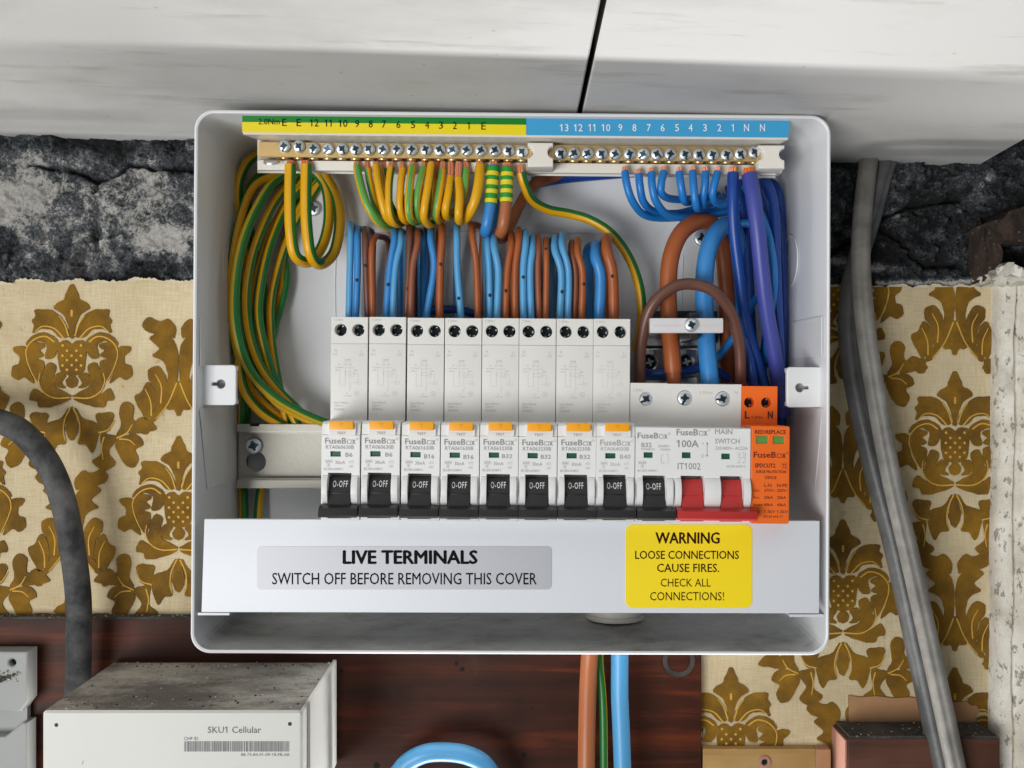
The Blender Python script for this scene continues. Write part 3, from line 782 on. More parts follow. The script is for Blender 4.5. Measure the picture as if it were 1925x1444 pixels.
# cable gland on the floor of the box
g = thing('cable_gland', 'ribbed white plastic cable gland on the floor of the box under the yellow sticker', 'cable gland', P(1155, 1160, 0.03))
bm = NB(); c = P(1155, 0, 0.031)
for z0, z1, r in ((0, 0.0022, 0.0152), (0.0022, 0.0034, 0.0142), (0.0034, 0.0052, 0.0148), (0.0052, 0.0062, 0.0138), (0.0062, 0.0080, 0.0143)):
    fz = floor_z(0.031, c.x)
    t = bmesh.new(); bmesh.ops.create_cone(t, cap_ends=True, segments=40, radius1=r, radius2=r*0.985, depth=z1-z0)
    merge(bm, t, 0, Matrix.Translation((c.x, -0.031, fz+(z0+z1)/2)))
obj('lock_nut', bm, K['clip'], g, smooth=True)

# ------------------------------------------------------------------ terminal cover with its stickers
tcv = thing('terminal_cover', 'long white cover strip with two warning stickers across the bottom of the fuse box', 'cover', P(960, 1065, 0.088))
CD = 0.088
def cvq(pts, d): return [P(x, y, d) for x, y in pts]
bm = NB(); q = [(384, 976), (1541, 979.5), (1540, 1153.5), (378.5, 1151)]
fr = cvq(q, CD); th = 0.0014
bk = [v + Vector((0, th, 0)) for v in fr]
join(bm, fr+bk, [(0,1,2,3),(7,6,5,4),(0,4,5,1),(1,5,6,2),(2,6,7,3),(3,7,4,0)])
bevel(bm, 0.0005, 2)
# top flange running back under the breakers and side returns
t = bmesh.new(); v = [fr[0], fr[1]]
top = [fr[0]+Vector((0.0006, th, -0.0003)), fr[1]+Vector((-0.0006, th, -0.0003))]
join(t, top + [p+Vector((0, 0.004, 0)) for p in top] + [p+Vector((0, 0, -0.0012)) for p in top] + [p+Vector((0, 0.004, -0.0012)) for p in top],
     [(0,1,3,2),(4,6,7,5),(0,4,5,1),(2,3,7,6),(0,2,6,4),(1,5,7,3)]); merge(bm, t, 0)
obj('cover_panel', bm, K['cover'], tcv, smooth=True)
def CP(d): return lambda x, y: P(x, y, d)
def sticker(name, x0, y0, x1, y1, r, m, lines, pm, label):
    bm = NB(); s = (D-CD)/F
    sp = [((x-962.5)*s, -(y-722)*s) for x, y in rrect(x0, y0, x1, y1, r)]
    plate(bm, [sp], CD+0.00002, CD+0.00022)
    st = obj(name, bm, m, tcv); st['label'] = label
    bm = NB()
    for ln in lines: text(bm, ln[0], ln[1], CP(CD+0.00032), ln[2])
    obj('lettering', bm, pm, st)
sticker('notice_label', 483, 1027, 1037, 1108, 8, K['silver'],
   [('LIVE TERMINALS', (644, 1035, 898, 1060), 0.03), ('SWITCH OFF BEFORE REMOVING THIS COVER', (511.5, 1077, 1009, 1099), 0.004)], K['print_black'], 'silver notice reading LIVE TERMINALS')
sticker('warning_label', 1176, 986, 1414, 1143, 14, K['warn'],
   [('WARNING', (1232, 1001, 1353, 1022), 0.018), ('LOOSE CONNECTIONS', (1194, 1035.5, 1389, 1051), 0.008), ('CAUSE FIRES.', (1235, 1060, 1352, 1075.5), 0.008),
    ('CHECK ALL', (1242, 1088, 1336, 1103), 0.0), ('CONNECTIONS!', (1222, 1113, 1361, 1129), 0.0)], mat('dark_brown_print', (50, 20, 10), 0.7, spec=0.1), 'yellow sticker reading WARNING')

# ------------------------------------------------------------------ screws
def glint_mesh(name, r, h, m):
    bm = NB()
    for k in range(4):
        a = math.pi/2*k + 0.2*k; w_ = 0.16 if k % 2 else 0.28
        join(bm, [(r*q*math.cos(a+b), -h-0.00004, r*q*math.sin(a+b)) for q, b in ((0.72, -w_), (0.95, -w_), (0.95, w_), (0.72, w_))], [(0,1,2,3)])
    me = bpy.data.meshes.new(name); bm.to_mesh(me); bm.free(); me.materials.append(m); return me
def pan_screw_mesh(name, r, h, mats, sides=20):
    """pan head facing -Y, origin at its seat"""
    bm = NB(); prof = [(r, 0), (r, h*0.45), (r*0.9, h*0.8), (r*0.72, h)]
    rings = [[bm.verts.new((a*math.cos(2*math.pi*k/sides), -b, a*math.sin(2*math.pi*k/sides))) for k in range(sides)] for a, b in prof]
    for a, b in zip(rings, rings[1:]):
        for k in range(sides): bm.faces.new((a[k], a[(k+1) % sides], b[(k+1) % sides], b[k]))
    bm.faces.new(rings[-1]); bmesh.ops.recalc_face_normals(bm, faces=bm.faces[:])
    me = bpy.data.meshes.new(name); bm.to_mesh(me); bm.free(); me.materials.append(mats)
    me.polygons.foreach_set('use_smooth', [True]*len(me.polygons)); me.set_sharp_from_angle(angle=R(40)); return me
def cross_mesh(name, r, h, m, slot=1.0, diag=0.5):
    """cross recess: dark sunken star set just above the head's top"""
    bm = NB()
    def star(n, ro, ri, y, a0):
        pts = []
        for k in range(n*2):
            a = a0 + math.pi*k/n; rad = ro if k % 2 == 0 else ri
            for da in ((-0.24, 0.24) if k % 2 == 0 else (0,)): pts.append((rad*math.cos(a+da), -y, rad*math.sin(a+da)))
        join(bm, pts + [(p[0]*0.45, -y+0.0006*0, p[2]*0.45) for p in pts], [tuple(range(len(pts)))])
    star(4, r*0.60, r*0.24, h+0.00006, 0.3)
    if diag: star(4, r*0.40, r*0.20, h+0.00009, 0.3+math.pi/4)
    if slot: join(bm, [(-r*0.16, -(h+0.00012), -r*0.95), (r*0.16, -(h+0.00012), -r*0.95), (r*0.13, -(h+0.00012), -r*0.45), (-r*0.13, -(h+0.00012), -r*0.45)], [(0,1,2,3)])
    bmesh.ops.recalc_face_normals(bm, faces=bm.faces[:])
    me = bpy.data.meshes.new(name); bm.to_mesh(me); bm.free(); me.materials.append(m); return me
S_HEAD = pan_screw_mesh('terminal_screw', 0.00305, 0.0016, K['zinc']); S_X = cross_mesh('recess_or_glint', 0.00305, 0.0016, K['zinc_dark'])
B_HEAD = pan_screw_mesh('rail_screw', 0.0046, 0.0020, K['zinc']); B_X = cross_mesh('recess_or_glint', 0.0046, 0.0020, K['zinc_dark'], slot=0.0)

# ------------------------------------------------------------------ terminal carrier and bars at the top
def sl(x): return 0.0098*(x - 960)
tc = thing('terminal_carrier', 'white plastic carrier with a green, yellow and blue numbered label strip along the top', 'terminal carrier', P(965, 290, 0.045))
def strip_prism(bm, prof, x0, x1, mi=0, tx0=None, tx1=None):
    n = len(prof); A = [P((tx0[i] if tx0 else x0), y + sl(x0), d) for i, (y, d) in enumerate(prof)]; B = [P((tx1[i] if tx1 else x1), y+sl(x1), d) for i, (y, d) in enumerate(prof)]
    t = bmesh.new(); join(t, A+B, [tuple(range(n)), tuple(range(2*n-1, n-1, -1))]+[(i, n+i, n+(i+1) % n, (i+1) % n) for i in range(n)])
    bmesh.ops.recalc_face_normals(t, faces=t.faces[:]); merge(bm, t, mi)
bm = NB()
LT, LB = (215, 0.0825), (254, 0.0775)
strip_prism(bm, [(213, 0.0825), (255, 0.0772), (258, 0.0766), (268, 0.060), (268, 0.055), (250, 0.058), (232, 0.060), (232, 0.070)], 455, 1486, 0,
            [455, 456.5, 458, 486, 486, 486, 480, 460], [1486, 1482, 1480, 1462, 1462, 1462, 1470, 1480])
strip_prism(bm, [(268, 0.044), (268, 0.046), (306, 0.046), (306, 0.054), (324, 0.053), (326, 0.051), (326, 0.040)], 484, 1458)
box(bm, P(486, 262, 0.060), P(501, 250, 0.056), 0.0003)
obj('carrier_body', bm, K['clip'], tc, smooth=True, angle=25)
bm = NB(); strip_prism(bm, [(262, 0.056), (262, 0.04), (330, 0.04), (330, 0.044)], 484, 1458); obj('carrier_back', bm, K['clip'], tc)
def LP(x, t, off=0.0):                                   # t 0..1 from the top to the bottom of the label face
    y = LT[0]+(LB[0]-LT[0])*t; d = LT[1]+(LB[1]-LT[1])*t
    p = P(x, y + sl(x), d); return p + Vector((0, -0.00025-off, -0.00003))
def lab(name, x0, x1, t0, t1, m, par, n=60, wav=0.0):
    bm = NB(); top = []; bot = []
    for k in range(n+1):
        x = x0+(x1-x0)*k/n; w_ = wav*(0.5*math.sin(x/31)+0.5*math.sin(x/13+2))
        ee = (4*t1 if k == n and name == 'neutral_strip' else 0)
        top.append(LP(x, t0, 0.0)); bot.append(LP(x-ee, t1, w_*t1))
    join(bm, top+bot, [(i, n+1+i, n+2+i, i+1) for i in range(n)])
    return obj(name, bm, m, par)
e_s = lab('earth_strip', 455.5, 989, 0.0, 0.50, K['strip_g'], tc, 60, 0.0); 
e_y = lab('earth_strip', 455.5, 989, 0.50, 1.0, K['strip_y'], tc, 60, 0.0)
n_s = lab('neutral_strip', 989.3, 1485.5, 0.0, 1.0, K['strip_b'], tc, 40)
def lconv(x, y):
    t = (y - sl(x) - LT[0])/(LB[0]-LT[0]); return LP(x, t, 0.00025)
bm = NB()
ep = [(535, 'E'), (562, 'E'), (591, '12'), (617, '11'), (645, '10'), (671.5, '9'), (697, '8'), (722, '7'), (749, '6'), (776.5, '5'), (803, '4'), (829, '3'), (855, '2'), (880.5, '1'), (909, 'E')]
def centred(bm, s, cx, cy, h, conv, bold=0.0, wf=0.56):
    ww = {'1': 0.32, 'E': 0.62, 'N': 0.70, '11': 0.95}.get(s, wf*len(s) if len(s) == 1 else 1.22)*h
    text(bm, s, (cx-ww/2, cy-h/2, cx+ww/2, cy+h/2), conv, bold)
for x, s in ep: centred(bm, s, x, 230.5 + (x-535)*0.0185, 13.5, lconv)
text(bm, '2.0Nm', (486, 223.5, 526, 234.5), lconv)
obj('lettering', bm, K['print_black'], e_y)
bm = NB()
for x, s in [(1060.5, '13'), (1087, '12'), (1112.5, '11'), (1139, '10'), (1166, '9'), (1192.5, '8'), (1219.5, '7'), (1245.5, '6'), (1272.5, '5'), (1298, '4'), (1325, '3'), (1352, '2'), (1377, '1'), (1403, 'N'), (1433, 'N')]:
    centred(bm, s, x, 240.5, 13.5, lconv, 0.004)
obj('lettering', bm, K['print_white'], n_s)
def clip(x0, x1, y0, y1, notchl, notchr):
    bm = NB(); d1 = 0.066; s = (D-d1)/F; f = lambda x, y: ((x-962.5)*s, -(y-722)*s)
    pts = [f(x0, y0), f(x1, y0)]; cy = (y0+y1)/2 - 5
    if notchr: pts += [f(x1 - 10*math.sin(a), cy - 11*math.cos(a)) for a in [math.pi*k/10 for k in range(11)]]
    pts += [f(x1, y1), f(x0, y1)]
    if notchl: pts += [f(x0 + 10*math.sin(a), cy + 11*math.cos(a)) for a in [math.pi*k/10 for k in range(11)]]
    plate(bm, [pts], 0.050, d1, 0.0006); obj('bar_clip', bm, K['clip'], tc, smooth=True)
clip(992, 1040, 268, 314, True, True); clip(1426, 1475, 273, 317, True, True)
bm = NB(); box(bm, P(1428, 325, 0.052), P(1462, 317, 0.044), 0.0003); box(bm, P(1000, 322, 0.053), P(1030, 314, 0.046), 0.0003); obj('clip_foot', bm, K['clip'], tc)
# slotted fixing screw seen edge-on under the left end of the brass bar
o = place('slotted_screw', pan_screw_mesh('slotted_screw', 0.0040, 0.0016, K['zinc']), tc, rot=(R(-62), 0, 0)); o.location = P(511, 306, 0.058) - tc.location
def term_bar(name, label, x0, x1, xs, lab_y0):
    b = thing(name, label, 'terminal bar', P((x0+x1)/2, 285, 0.05))
    bm = NB(); A = []
    strip_prism(bm, [(272, 0.0600), (299, 0.0600), (300.5, 0.0590), (300.5, 0.047), (272, 0.047)], x0, x1)
    obj('brass_bar', bm, K['brass'], b)
    for x, yo in xs:
        c = P(x, 283.5 + sl(x) + yo, 0.0606)
        r = random.uniform(-0.9, 0.9)
        h = place('screw', S_HEAD, b, c - b.location, (R(random.uniform(-6, 10)), r, R(random.uniform(-6, 6))))
        place('recess_or_glint', S_X, h)
    # wire holes along the underside
    bm = NB()
    for x, yo in xs:
        c = P(x, 301 + sl(x), 0.0535)
        t = bmesh.new(); bmesh.ops.create_cone(t, cap_ends=True, segments=14, radius1=0.0024, radius2=0.0028, depth=0.0012); merge(bm, t, 0, Matrix.Translation((c.x, -0.0535, c.z-0.0004)))
    obj('wire_sockets', bm, K['brass'], b, smooth=True)
    return b
EX = [535, 562, 590, 617, 643, 668.5, 694, 720, 746.5, 774, 800.5, 826, 851, 877, 903.5, 930, 955.5, 981]
NX = [1053, 1078.5, 1104, 1130, 1156, 1183, 1209, 1234, 1259.5, 1287, 1313, 1339, 1365, 1391, 1417]
term_bar('earth_terminal_bar', 'brass earth bar with eighteen screws under the green and yellow strip', 486, 1000, [(x, -4 if k < 2 else (2 if k == 17 else 0)) for k, x in enumerate(EX)], 0)
term_bar('neutral_terminal_bar', 'brass neutral bar with fifteen screws under the blue strip', 1032, 1436, [(x, 4 if k < 13 else (2 if k == 13 else -1)) for k, x in enumerate(NX)], 0)

# ------------------------------------------------------------------ DIN rail
dr = thing('mounting_rail', 'bare steel mounting rail sticking out left of the row of breakers', 'rail', P(700, 857, 0.02))
bm = NB(); s = (D-0.022)/F; f = lambda x, y: ((x-962.5)*s, -(y-722)*s)
k1 = f(481, 868)
plate(bm, [[f(448, 912), f(1490, 912), f(1490, 805), f(448, 805)], circ(k1[0], k1[1], 18.5*s, 28)], 0.0205, 0.022, 0.0002)
obj('rail_web', bm, K['steel'], dr)
for ya, yb, nm in ((797, 812, 1), (902, 918, -1)):
    bm = NB(); a, b = P(446, yb, 0.029), P(1480, ya, 0.029)
    box(bm, (a.x, -0.0295, a.z), (b.x, -0.0280, b.z), 0.0003)
    zz = a.z if nm > 0 else b.z
    box(bm, (a.x+0.001, -0.0281, zz-0.0007), (b.x, -0.0212, zz+0.0007), 0.0002)
    obj('rail_lip', bm, K['steel'], dr)
bm = NB(); a, b = P(470, 800, 0.0297), P(487, 797, 0.0297); box(bm, (a.x, -0.0298, a.z-0.0004), (b.x, -0.0285, b.z+0.0003)); obj('lip_notch', bm, K['deep'], dr)
h = place('screw', B_HEAD, dr, P(478, 838, 0.0222) - dr.location); place('recess_or_glint', B_X, h)

# ------------------------------------------------------------------ breakers (local millimetres: u right, v up, w out from the rail)
ROLL = 0.5
PN, PS = 4.1408, 3.9526
MM = 0.001
def dev_frame(cx, cs):
    cy = 885.5 + 0.0085*(cx-640)
    zc = (722-cy)/PN
    N = lambda px, py: ((px-cx)/PN*MM, (cy-py)/PN*MM)
    S = lambda px, py: ((px-cs)/PS*MM, ((722-py)/PS - zc)*MM)
    Nw = lambda w_: (lambda px, py: (N(px, py)[0], -w_*MM, N(px, py)[1]))
    Sw = lambda w_: (lambda px, py: (S(px, py)[0], -w_*MM, S(px, py)[1]))
    c = P(cx, cy, 0.097)
    return Vector((c.x, -0.03, c.z)), N, S, Nw, Sw
def mm(p): return tuple((a*MM, b*MM) for a, b in p)
def bx(bm, u0, u1, v0, v1, w0, w1, bv=0.0, mi=0): box(bm, (u0*MM, -w1*MM, v0*MM), (u1*MM, -w0*MM, v1*MM), bv*MM, mi)
def fusebox(bm, conv, x0, y0, x1, y1, mi=0):
    W = x1-x0
    text(bm, 'FuseB', (x0, y0, x0+W*0.70, y1), conv, 0.02, mi)
    h = (y1-y0)*0.72; a = x0+W*0.725; b = x0+W*0.865
    ring2(bm, conv, [(a, y1-h), (b, y1-h), (b, y1), (a, y1)], 1.5, mi)
    text(bm, 'x', (x0+W*0.88, y1-h, x1, y1), conv, 0.02, mi)
    ring2(bm, conv, circ(x1+3.2, y0+1.2, 2.1, 10), 0.6, mi)
def terminal(bm, cu_, cv, r, w_): pass
SLOT_SCREW = pan_screw_mesh('terminal_screw', 0.0025, 0.0006, K['screw_dark'], 16); SLOT_GLINT = glint_mesh('recess_or_glint', 0.0025, 0.0006, K['zinc'])  # bright zinc patches on the dark heads stand in for glints
BRIGHT_SCREW = pan_screw_mesh('terminal_screw', 0.0034, 0.0007, K['zinc'], 20); BRIGHT_X = cross_mesh('recess_or_glint', 0.0034, 0.0007, K['zinc_dark'], slot=1.0)
def toggle_meshes(mat_, u0, u1, bar0, bar1, prefix=''):
    pass
def toggle_prof(): return mm([(-2.8, 57), (-2.8, 63.5), (-9.4, 67.0), (-10.2, 66.6), (-15.4, 69.4), (-16.5, 57)])
def bar_prof(): return mm([(-15.0, 67.3), (-15.2, 70.5), (-16.2, 73.6), (-19.3, 74.6), (-20.3, 74.0), (-20.3, 67.3)])
def cheek_prof():
    pts = [(-1.9, 66.5)]
    for k in range(9):
        t = k/8; pts.append((-2.1 - 13.2*t, 67.2 + 3.0*math.sin(math.pi*min(1, t*1.02+0.02))**0.7))
    return mm(pts + [(-15.4, 66.5)])
def breaker_body(root, W, top_v, slots, wins, N, m_nose, m_sh, holes, hole_r, v_fold=None, nose_top=22.3, nose_u=None, sh_u=None):
    """shoulder, nose with window and toggle openings"""
    h = W/2; nu0, nu1 = nose_u or (-h, h); su0, su1 = sh_u or (-h, h)
    bm = NB()
    vb = v_fold if v_fold else nose_top - 0.5
    if v_fold: bx(bm, su0, su1, nose_top-0.6, v_fold-0.05, 2, 44, 0.25)
    else: bx(bm, su0, su1, -44, -22.4, 2, 44, 0.25)
    body = obj('shoulder' if v_fold else 'lower_shoulder', bm, m_sh, root, True, True)
    if v_fold:
        bm = NB(); bx(bm, su0, su1, -44, -22.4, 2, 44, 0.25); obj('lower_shoulder', bm, m_sh, root, True, True)
    bm = NB(); plate(bm, [mm([(su0, vb+0.05), (su1, vb+0.05), (su1, top_v), (su0, top_v)])] + [[(a*MM + x, b*MM + y) for x, y in circ(0, 0, hole_r*MM, 24)] for a, b in holes], 30*MM, 43.8*MM, 0.25*MM)
    bx(bm, su0+0.2, su1-0.2, vb+0.1, top_v-0.2, 2, 30.2, 0)
    block = obj('terminal_block', bm, m_sh, root, True, True)
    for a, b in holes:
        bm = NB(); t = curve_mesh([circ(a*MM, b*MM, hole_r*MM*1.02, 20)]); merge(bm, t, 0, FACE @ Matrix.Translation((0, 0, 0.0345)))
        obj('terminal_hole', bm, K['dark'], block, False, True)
    bm = NB(); outer = mm([(nu0, -22.3), (nu1, -22.3), (nu1, (16.3 if v_fold else nose_top)), (nu0, (16.3 if v_fold else nose_top))])
    hs = [mm([(a, -21.4), (b, -21.4), (b, -0.9), (a, -0.9)]) for a, b in slots]
    hs += [mm([(a, c), (b, c), (b, d_), (a, d_)]) for a, b, c, d_ in wins]
    plate(bm, [outer] + hs, 56*MM, 67*MM, 0.22*MM)
    bx(bm, nu0+0.1, nu1-0.1, -22.2, 16, 44, 56.2, 0)
    if v_fold:
        prism(bm, mm([(16.35, 44), (16.35, 66.4), (21.2, 65.2), (22.3, 63.8), (22.3, 44)]), nu0*MM, nu1*MM, 'u', 0, 0.2*MM)
    else:
        bx(bm, nu0, nu1, 15, nose_top-0.1, 44, 56.2, 0)
    nose = obj('nose', bm, m_nose, root, True, True)
    return body, nose
def windows(root, wins, m, w_=65.6):
    for a, b, c, d_ in wins:
        bm = NB(); bx(bm, a-0.1, b+0.1, c-0.1, d_+0.1, 64.5, w_, 0); obj('indicator_window', bm, m, root, False, True)
def toggles(root, ranges, bar, m, txt=True):
    bm = NB()
    for a, b in ranges: prism(bm, toggle_prof(), a*MM, b*MM, 'u', 0, 0.25*MM)
    prism(bm, bar_prof(), bar[0]*MM, bar[1]*MM, 'u', 0, 0.3*MM)
    tg = obj('toggle', bm, m, root, True, True, 30)
    if txt:
        a, b = ranges[0]; c = (a+b)/2; bm = NB()
        def conv(px, py):                                        # py: 0 top of face .. 1 bottom, on the tilted upper face
            v = -2.8 + (-9.4+2.8)*py; w_ = 63.5 + 3.5*py + 0.12
            return ((c+px)*MM, -w_*MM, v*MM)
        text(bm, 'O-OFF', (-3.4, 0.27, 3.4, 0.70), conv, 0.0)
        obj('lettering', bm, K['print_white'], tg, False, True)
    return tg
def cheeks(root, ranges, m):
    for a, b in ranges:
        bm = NB(); prism(bm, cheek_prof(), a*MM, b*MM, 'u', 0, 0.2*MM); obj('toggle_guard', bm, m, root, True, True, 50)
def screws_in(root, holes, w_, hm, xm, seed):
    rnd = random.Random(seed)
    for a, b in holes:
        h = place('terminal_screw', hm, root, (a*MM, -w_*MM, b*MM), (0, rnd.uniform(0, 1.5), 0)); place('recess_or_glint', xm, h)

# ---- residual-current breakers
L0, N, S, Nw, Sw = dev_frame(640, 656.5)
def rcbo_print(code, rating, rb, m):
    bm = NB(); c = Nw(67.08)
    fusebox(bm, c, 610.5, 823.5, 668, 834)
    text(bm, code, (612, 837, 665, 844), c, 0.004)
    text(bm, rating, rb, c, 0.012)
    text(bm, '30mA', (630, 866, 648.5, 872.6), c)
    text(bm, 'IEC/EN 61009-1', (609, 879.5, 643.5, 884.2), c, -0.004)
    text(bm, '6000', (613, 865.5, 623.5, 869.5), c); ring2(bm, c, [(612, 864.5), (625, 864.5), (625, 870.5), (612, 870.5)], 0.4)
    text(bm, '3', (616.4, 872.6, 618.8, 876.4), c); ring2(bm, c, [(615, 871.6), (620.2, 871.6), (620.2, 877.2), (615, 877.2)], 0.4)
    for k in range(8):
        x = 656 + k*1.15; bar2(bm, c, x, 867.2+1.2*math.sin(k*0.9), x+1.2, 867.2+1.2*math.sin((k+1)*0.9), 0.6); bar2(bm, c, x, 870, x+1.2, 870, 0.4)
    ring2(bm, c, [(657, 874.5), (664, 874.5), (664, 878.5), (657, 878.5)], 0.5); bar2(bm, c, 659, 876.5, 662, 876.5, 1)
    text(bm, 'TEST', (633, 811.8, 650, 816.4), Nw(67.55))
    return bm
def rcbo_diagram():
    bm = NB(); c = Sw(44.06); q = lambda u, v: (580+u/4.813, 560+v/4.813)
    def tx(s, u0, v0, u1, v1, b=0.0): a = q(u0, v0); d_ = q(u1, v1); text(bm, s, (*a, *d_), c, b)
    def ln(u0, v0, u1, v1, t=0.55): a = q(u0, v0); d_ = q(u1, v1); bar2(bm, c, *a, *d_, t)
    tx('N', 236, 465, 254, 487); tx('OUT', 220, 502, 262, 521); tx('L', 473, 470, 487, 492); tx('OUT', 458, 505, 500, 525)
    tx('Load', 328, 548, 378, 564); tx('N', 330, 573, 342, 587); tx('L', 374, 573, 384, 587); tx('OUT', 320, 598, 352, 613); tx('OUT', 362, 598, 394, 613)
    tx('N', 273, 593, 288, 609); tx('In-Supply', 242, 622, 318, 638); tx('(Blue)', 243, 648, 293, 663)
    ln(340, 566, 378, 566, 0.4); ln(285, 668, 285, 790, 0.4); ln(335, 630, 335, 790, 0.4); ln(285, 790, 335, 790, 0.4); ln(335, 632, 420, 632, 0.35); ln(376, 620, 376, 780, 0.35)
    ln(376, 780, 386, 800, 0.4); ln(386, 800, 372, 820, 0.4); ln(372, 820, 376, 848, 0.4)
    for e in ((330, 670, 408, 670), (330, 697, 408, 697), (330, 670, 330, 697), (408, 670, 408, 697), (408, 685, 452, 685), (452, 685, 452, 757), (390, 768, 440, 768), (440, 757, 478, 757), (440, 780, 478, 780), (440, 757, 440, 780), (478, 757, 478, 780), (376, 710, 420, 710), (420, 632, 420, 710)): ln(*e, 0.35)
    ln(418, 655, 442, 655, 0.8); ln(440, 648, 440, 662, 0.8); tx('1', 455, 762, 459, 775)
    tx('L', 348, 852, 360, 869); tx('In-Supply', 322, 879, 395, 894)
    a = q(440, 861); ring2(bm, c, [(a[0]+4.6*(1+0.12*(k % 2))*math.cos(k*math.pi/8), a[1]+4.6*(1+0.12*(k % 2))*math.sin(k*math.pi/8)) for k in range(16)], 0.5); ring2(bm, c, circ(a[0], a[1], 1.8, 8), 0.6)
    tx('I', 235, 938, 239, 956); tx('n=30mA', 262, 938, 360, 957); ln(246, 956, 252, 942, 0.5); ln(252, 942, 258, 956, 0.5); ln(246, 956, 258, 956, 0.5)
    tx('230V', 235, 968, 292, 986); tx('~', 300, 974, 315, 981); tx('50/60Hz', 235, 998, 330, 1019)
    c = Sw(43.86); tx('1.2Nm', 226, 189, 310, 208)
    return bm
HOLES = [(-4.2, 65.2), (4.2, 65.2)]; WIN = [(-4.6, 0.05, 6.5, 8.9)]
r0 = thing('breaker', 'white B6 breaker at the left end of the row, bare rail beside it', 'circuit breaker', L0, 'breakers with orange test buttons', ROLL)
breaker_body(r0, 17.45, 71.4, [(-5.6, 5.0)], WIN, N, K['device'], K['device2'], HOLES, 2.9, 58.6)
windows(r0, WIN, K['teal'])
bm = NB(); plate(bm, [mm(rrect(-5.6, 16.2, 6.9, 21.8, 0.5, 2))], 64*MM, 67.4*MM, 0.25*MM); obj('button_frame', bm, K['device'], r0, True, True)
bm = NB(); bx(bm, -4.9, 5.9, 18.9, 22.7, 66, 69.6, 0.35); tb = obj('test_button', bm, K['button'], r0, True, True)
bm = NB(); text(bm, 'T', (-0.6, -21.9, 1.7, -20.2), lambda x, y: (x*MM, -69.68*MM, -y*MM)); obj('button_mark', bm, K['button2'], tb, False, True)
toggles(r0, [(-5.3, 4.8)], (-8.75, 8.75), K['black']); cheeks(r0, [(-8.2, -5.6), (5.1, 8.0)], K['device'])
screws_in(r0, HOLES, 36.5, SLOT_SCREW, SLOT_GLINT, 1)
me_ = {}
def mesh_of(bm, name, m):
    bmesh.ops.recalc_face_normals(bm, faces=bm.faces[:]); me = bpy.data.meshes.new(name); bm.to_mesh(me); bm.free(); me.materials.append(m); return me
dg = mesh_of(rcbo_diagram(), 'wiring_diagram', K['print_light']); dg_f = dg.copy(); dg_f.materials[0] = K['print_faint']
prints = {}
def print_mesh(code, rating, m):
    k = (code, rating, m.name)
    if k not in prints:
        rb = {'B6': (649, 851, 662.5, 858.6), 'B16': (646.8, 852.6, 666, 860.6), 'B32': (645.4, 851.6, 665, 859), 'B40': (648, 851, 668, 859)}[rating]
        prints[k] = mesh_of(rcbo_print(code, rating, rb, m), 'lettering', m)
    return prints[k]
def copy_tree(o, parent=None):
    c = o.copy(); C.objects.link(c)
    if parent is not None: c.parent = parent
    for ch in list(o.children): copy_tree(ch, c)
    return c
RC = [(640, 'RTA060630B', 'B6', None), (715, 'RTA060630B', 'B6', 'white B6 breaker second from the left, between B6 and B16'),
      (790, 'RTA061630B', 'B16', 'white B16 breaker standing right beside the B6 breakers'), (864.5, 'RTA061630B', 'B16', 'white B16 breaker standing right beside the first B32 breaker'),
      (938, 'RTA063230B', 'B32', 'white B32 breaker with test button, right beside the B16 breakers'), (1010.5, 'RTA063230B', 'B32', 'white B32 breaker with test button, middle of the three B32'),
      (1084, 'RTA063230B', 'B32', 'white B32 breaker with test button, right beside the B40 breaker'), (1157, 'RTA064030B', 'B40', 'white B40 breaker with faded grey print and an orange test button')]
bare = r0
plain = copy_tree(r0) if False else None
roots = [r0]
for k, (cx, code, rt, lb) in enumerate(RC):
    if k:
        c = copy_tree(r0); c.location = dev_frame(cx, 0)[0]; c['label'] = lb; roots.append(c)
        rnd = random.Random(k)
        c.location += Vector((rnd.uniform(-.03, .03), rnd.uniform(-.25, .25), rnd.uniform(-.2, .2)))*MM; c.rotation_euler = (R(rnd.uniform(-.15, .15)), R(ROLL + rnd.uniform(-.03, .03)), R(rnd.uniform(-.05, .05)))
        for ch in c.children:
            if ch.name.startswith('terminal_screw'): ch.rotation_euler = (0, rnd.uniform(0, 1.5), 0)
for (cx, code, rt, lb), c in zip(RC, roots):
    faint = rt == 'B40'
    place('lettering', print_mesh(code, rt, K['print_light'] if faint else K['print']), c); place('wiring_diagram', dg_f if faint else dg, c)

# ---- single breaker
L1, N, S, Nw, Sw = dev_frame(1231, 1218.8)
q = lambda u, v: (1180+u/5.662, 760+v/5.662)
mcb = thing('breaker', 'white B32 breaker without test button, next to the red main switch', 'circuit breaker', L1, None, ROLL)
W1 = [(N(*q(170, 0))[0]/MM, N(*q(268, 0))[0]/MM, N(*q(0, 572))[1]/MM, N(*q(0, 513))[1]/MM)]
H1 = [(S(1214.5, 0)[0]/MM, S(0, 750)[1]/MM)]
breaker_body(mcb, 17.72, S(0, 720)[1]/MM, [(-5.5, 4.9)], W1, N, K['device'], K['device2'], H1, 3.3, None, 21.0)
windows(mcb, W1, K['teal']); toggles(mcb, [(-5.3, 4.7)], (-8.7, 8.75), K['black']); cheeks(mcb, [(-8.3, -5.6), (5.1, 8.1)], K['device'])
screws_in(mcb, H1, 41.8, BRIGHT_SCREW, BRIGHT_X, 5)
bm = NB(); c = Nw(67.08)
def qq(s, u0, v0, u1, v1, b=0.0): text(bm, s, (*q(u0, v0), *q(u1, v1)), c, b)
fusebox(bm, c, *q(100, 305), *q(420, 364)); qq('B32', 143, 410, 252, 458, 0.01); qq('MT06B321', 142, 468, 282, 490); qq('230/400V~', 320, 432, 452, 458); qq('50/60Hz', 347, 470, 452, 492)
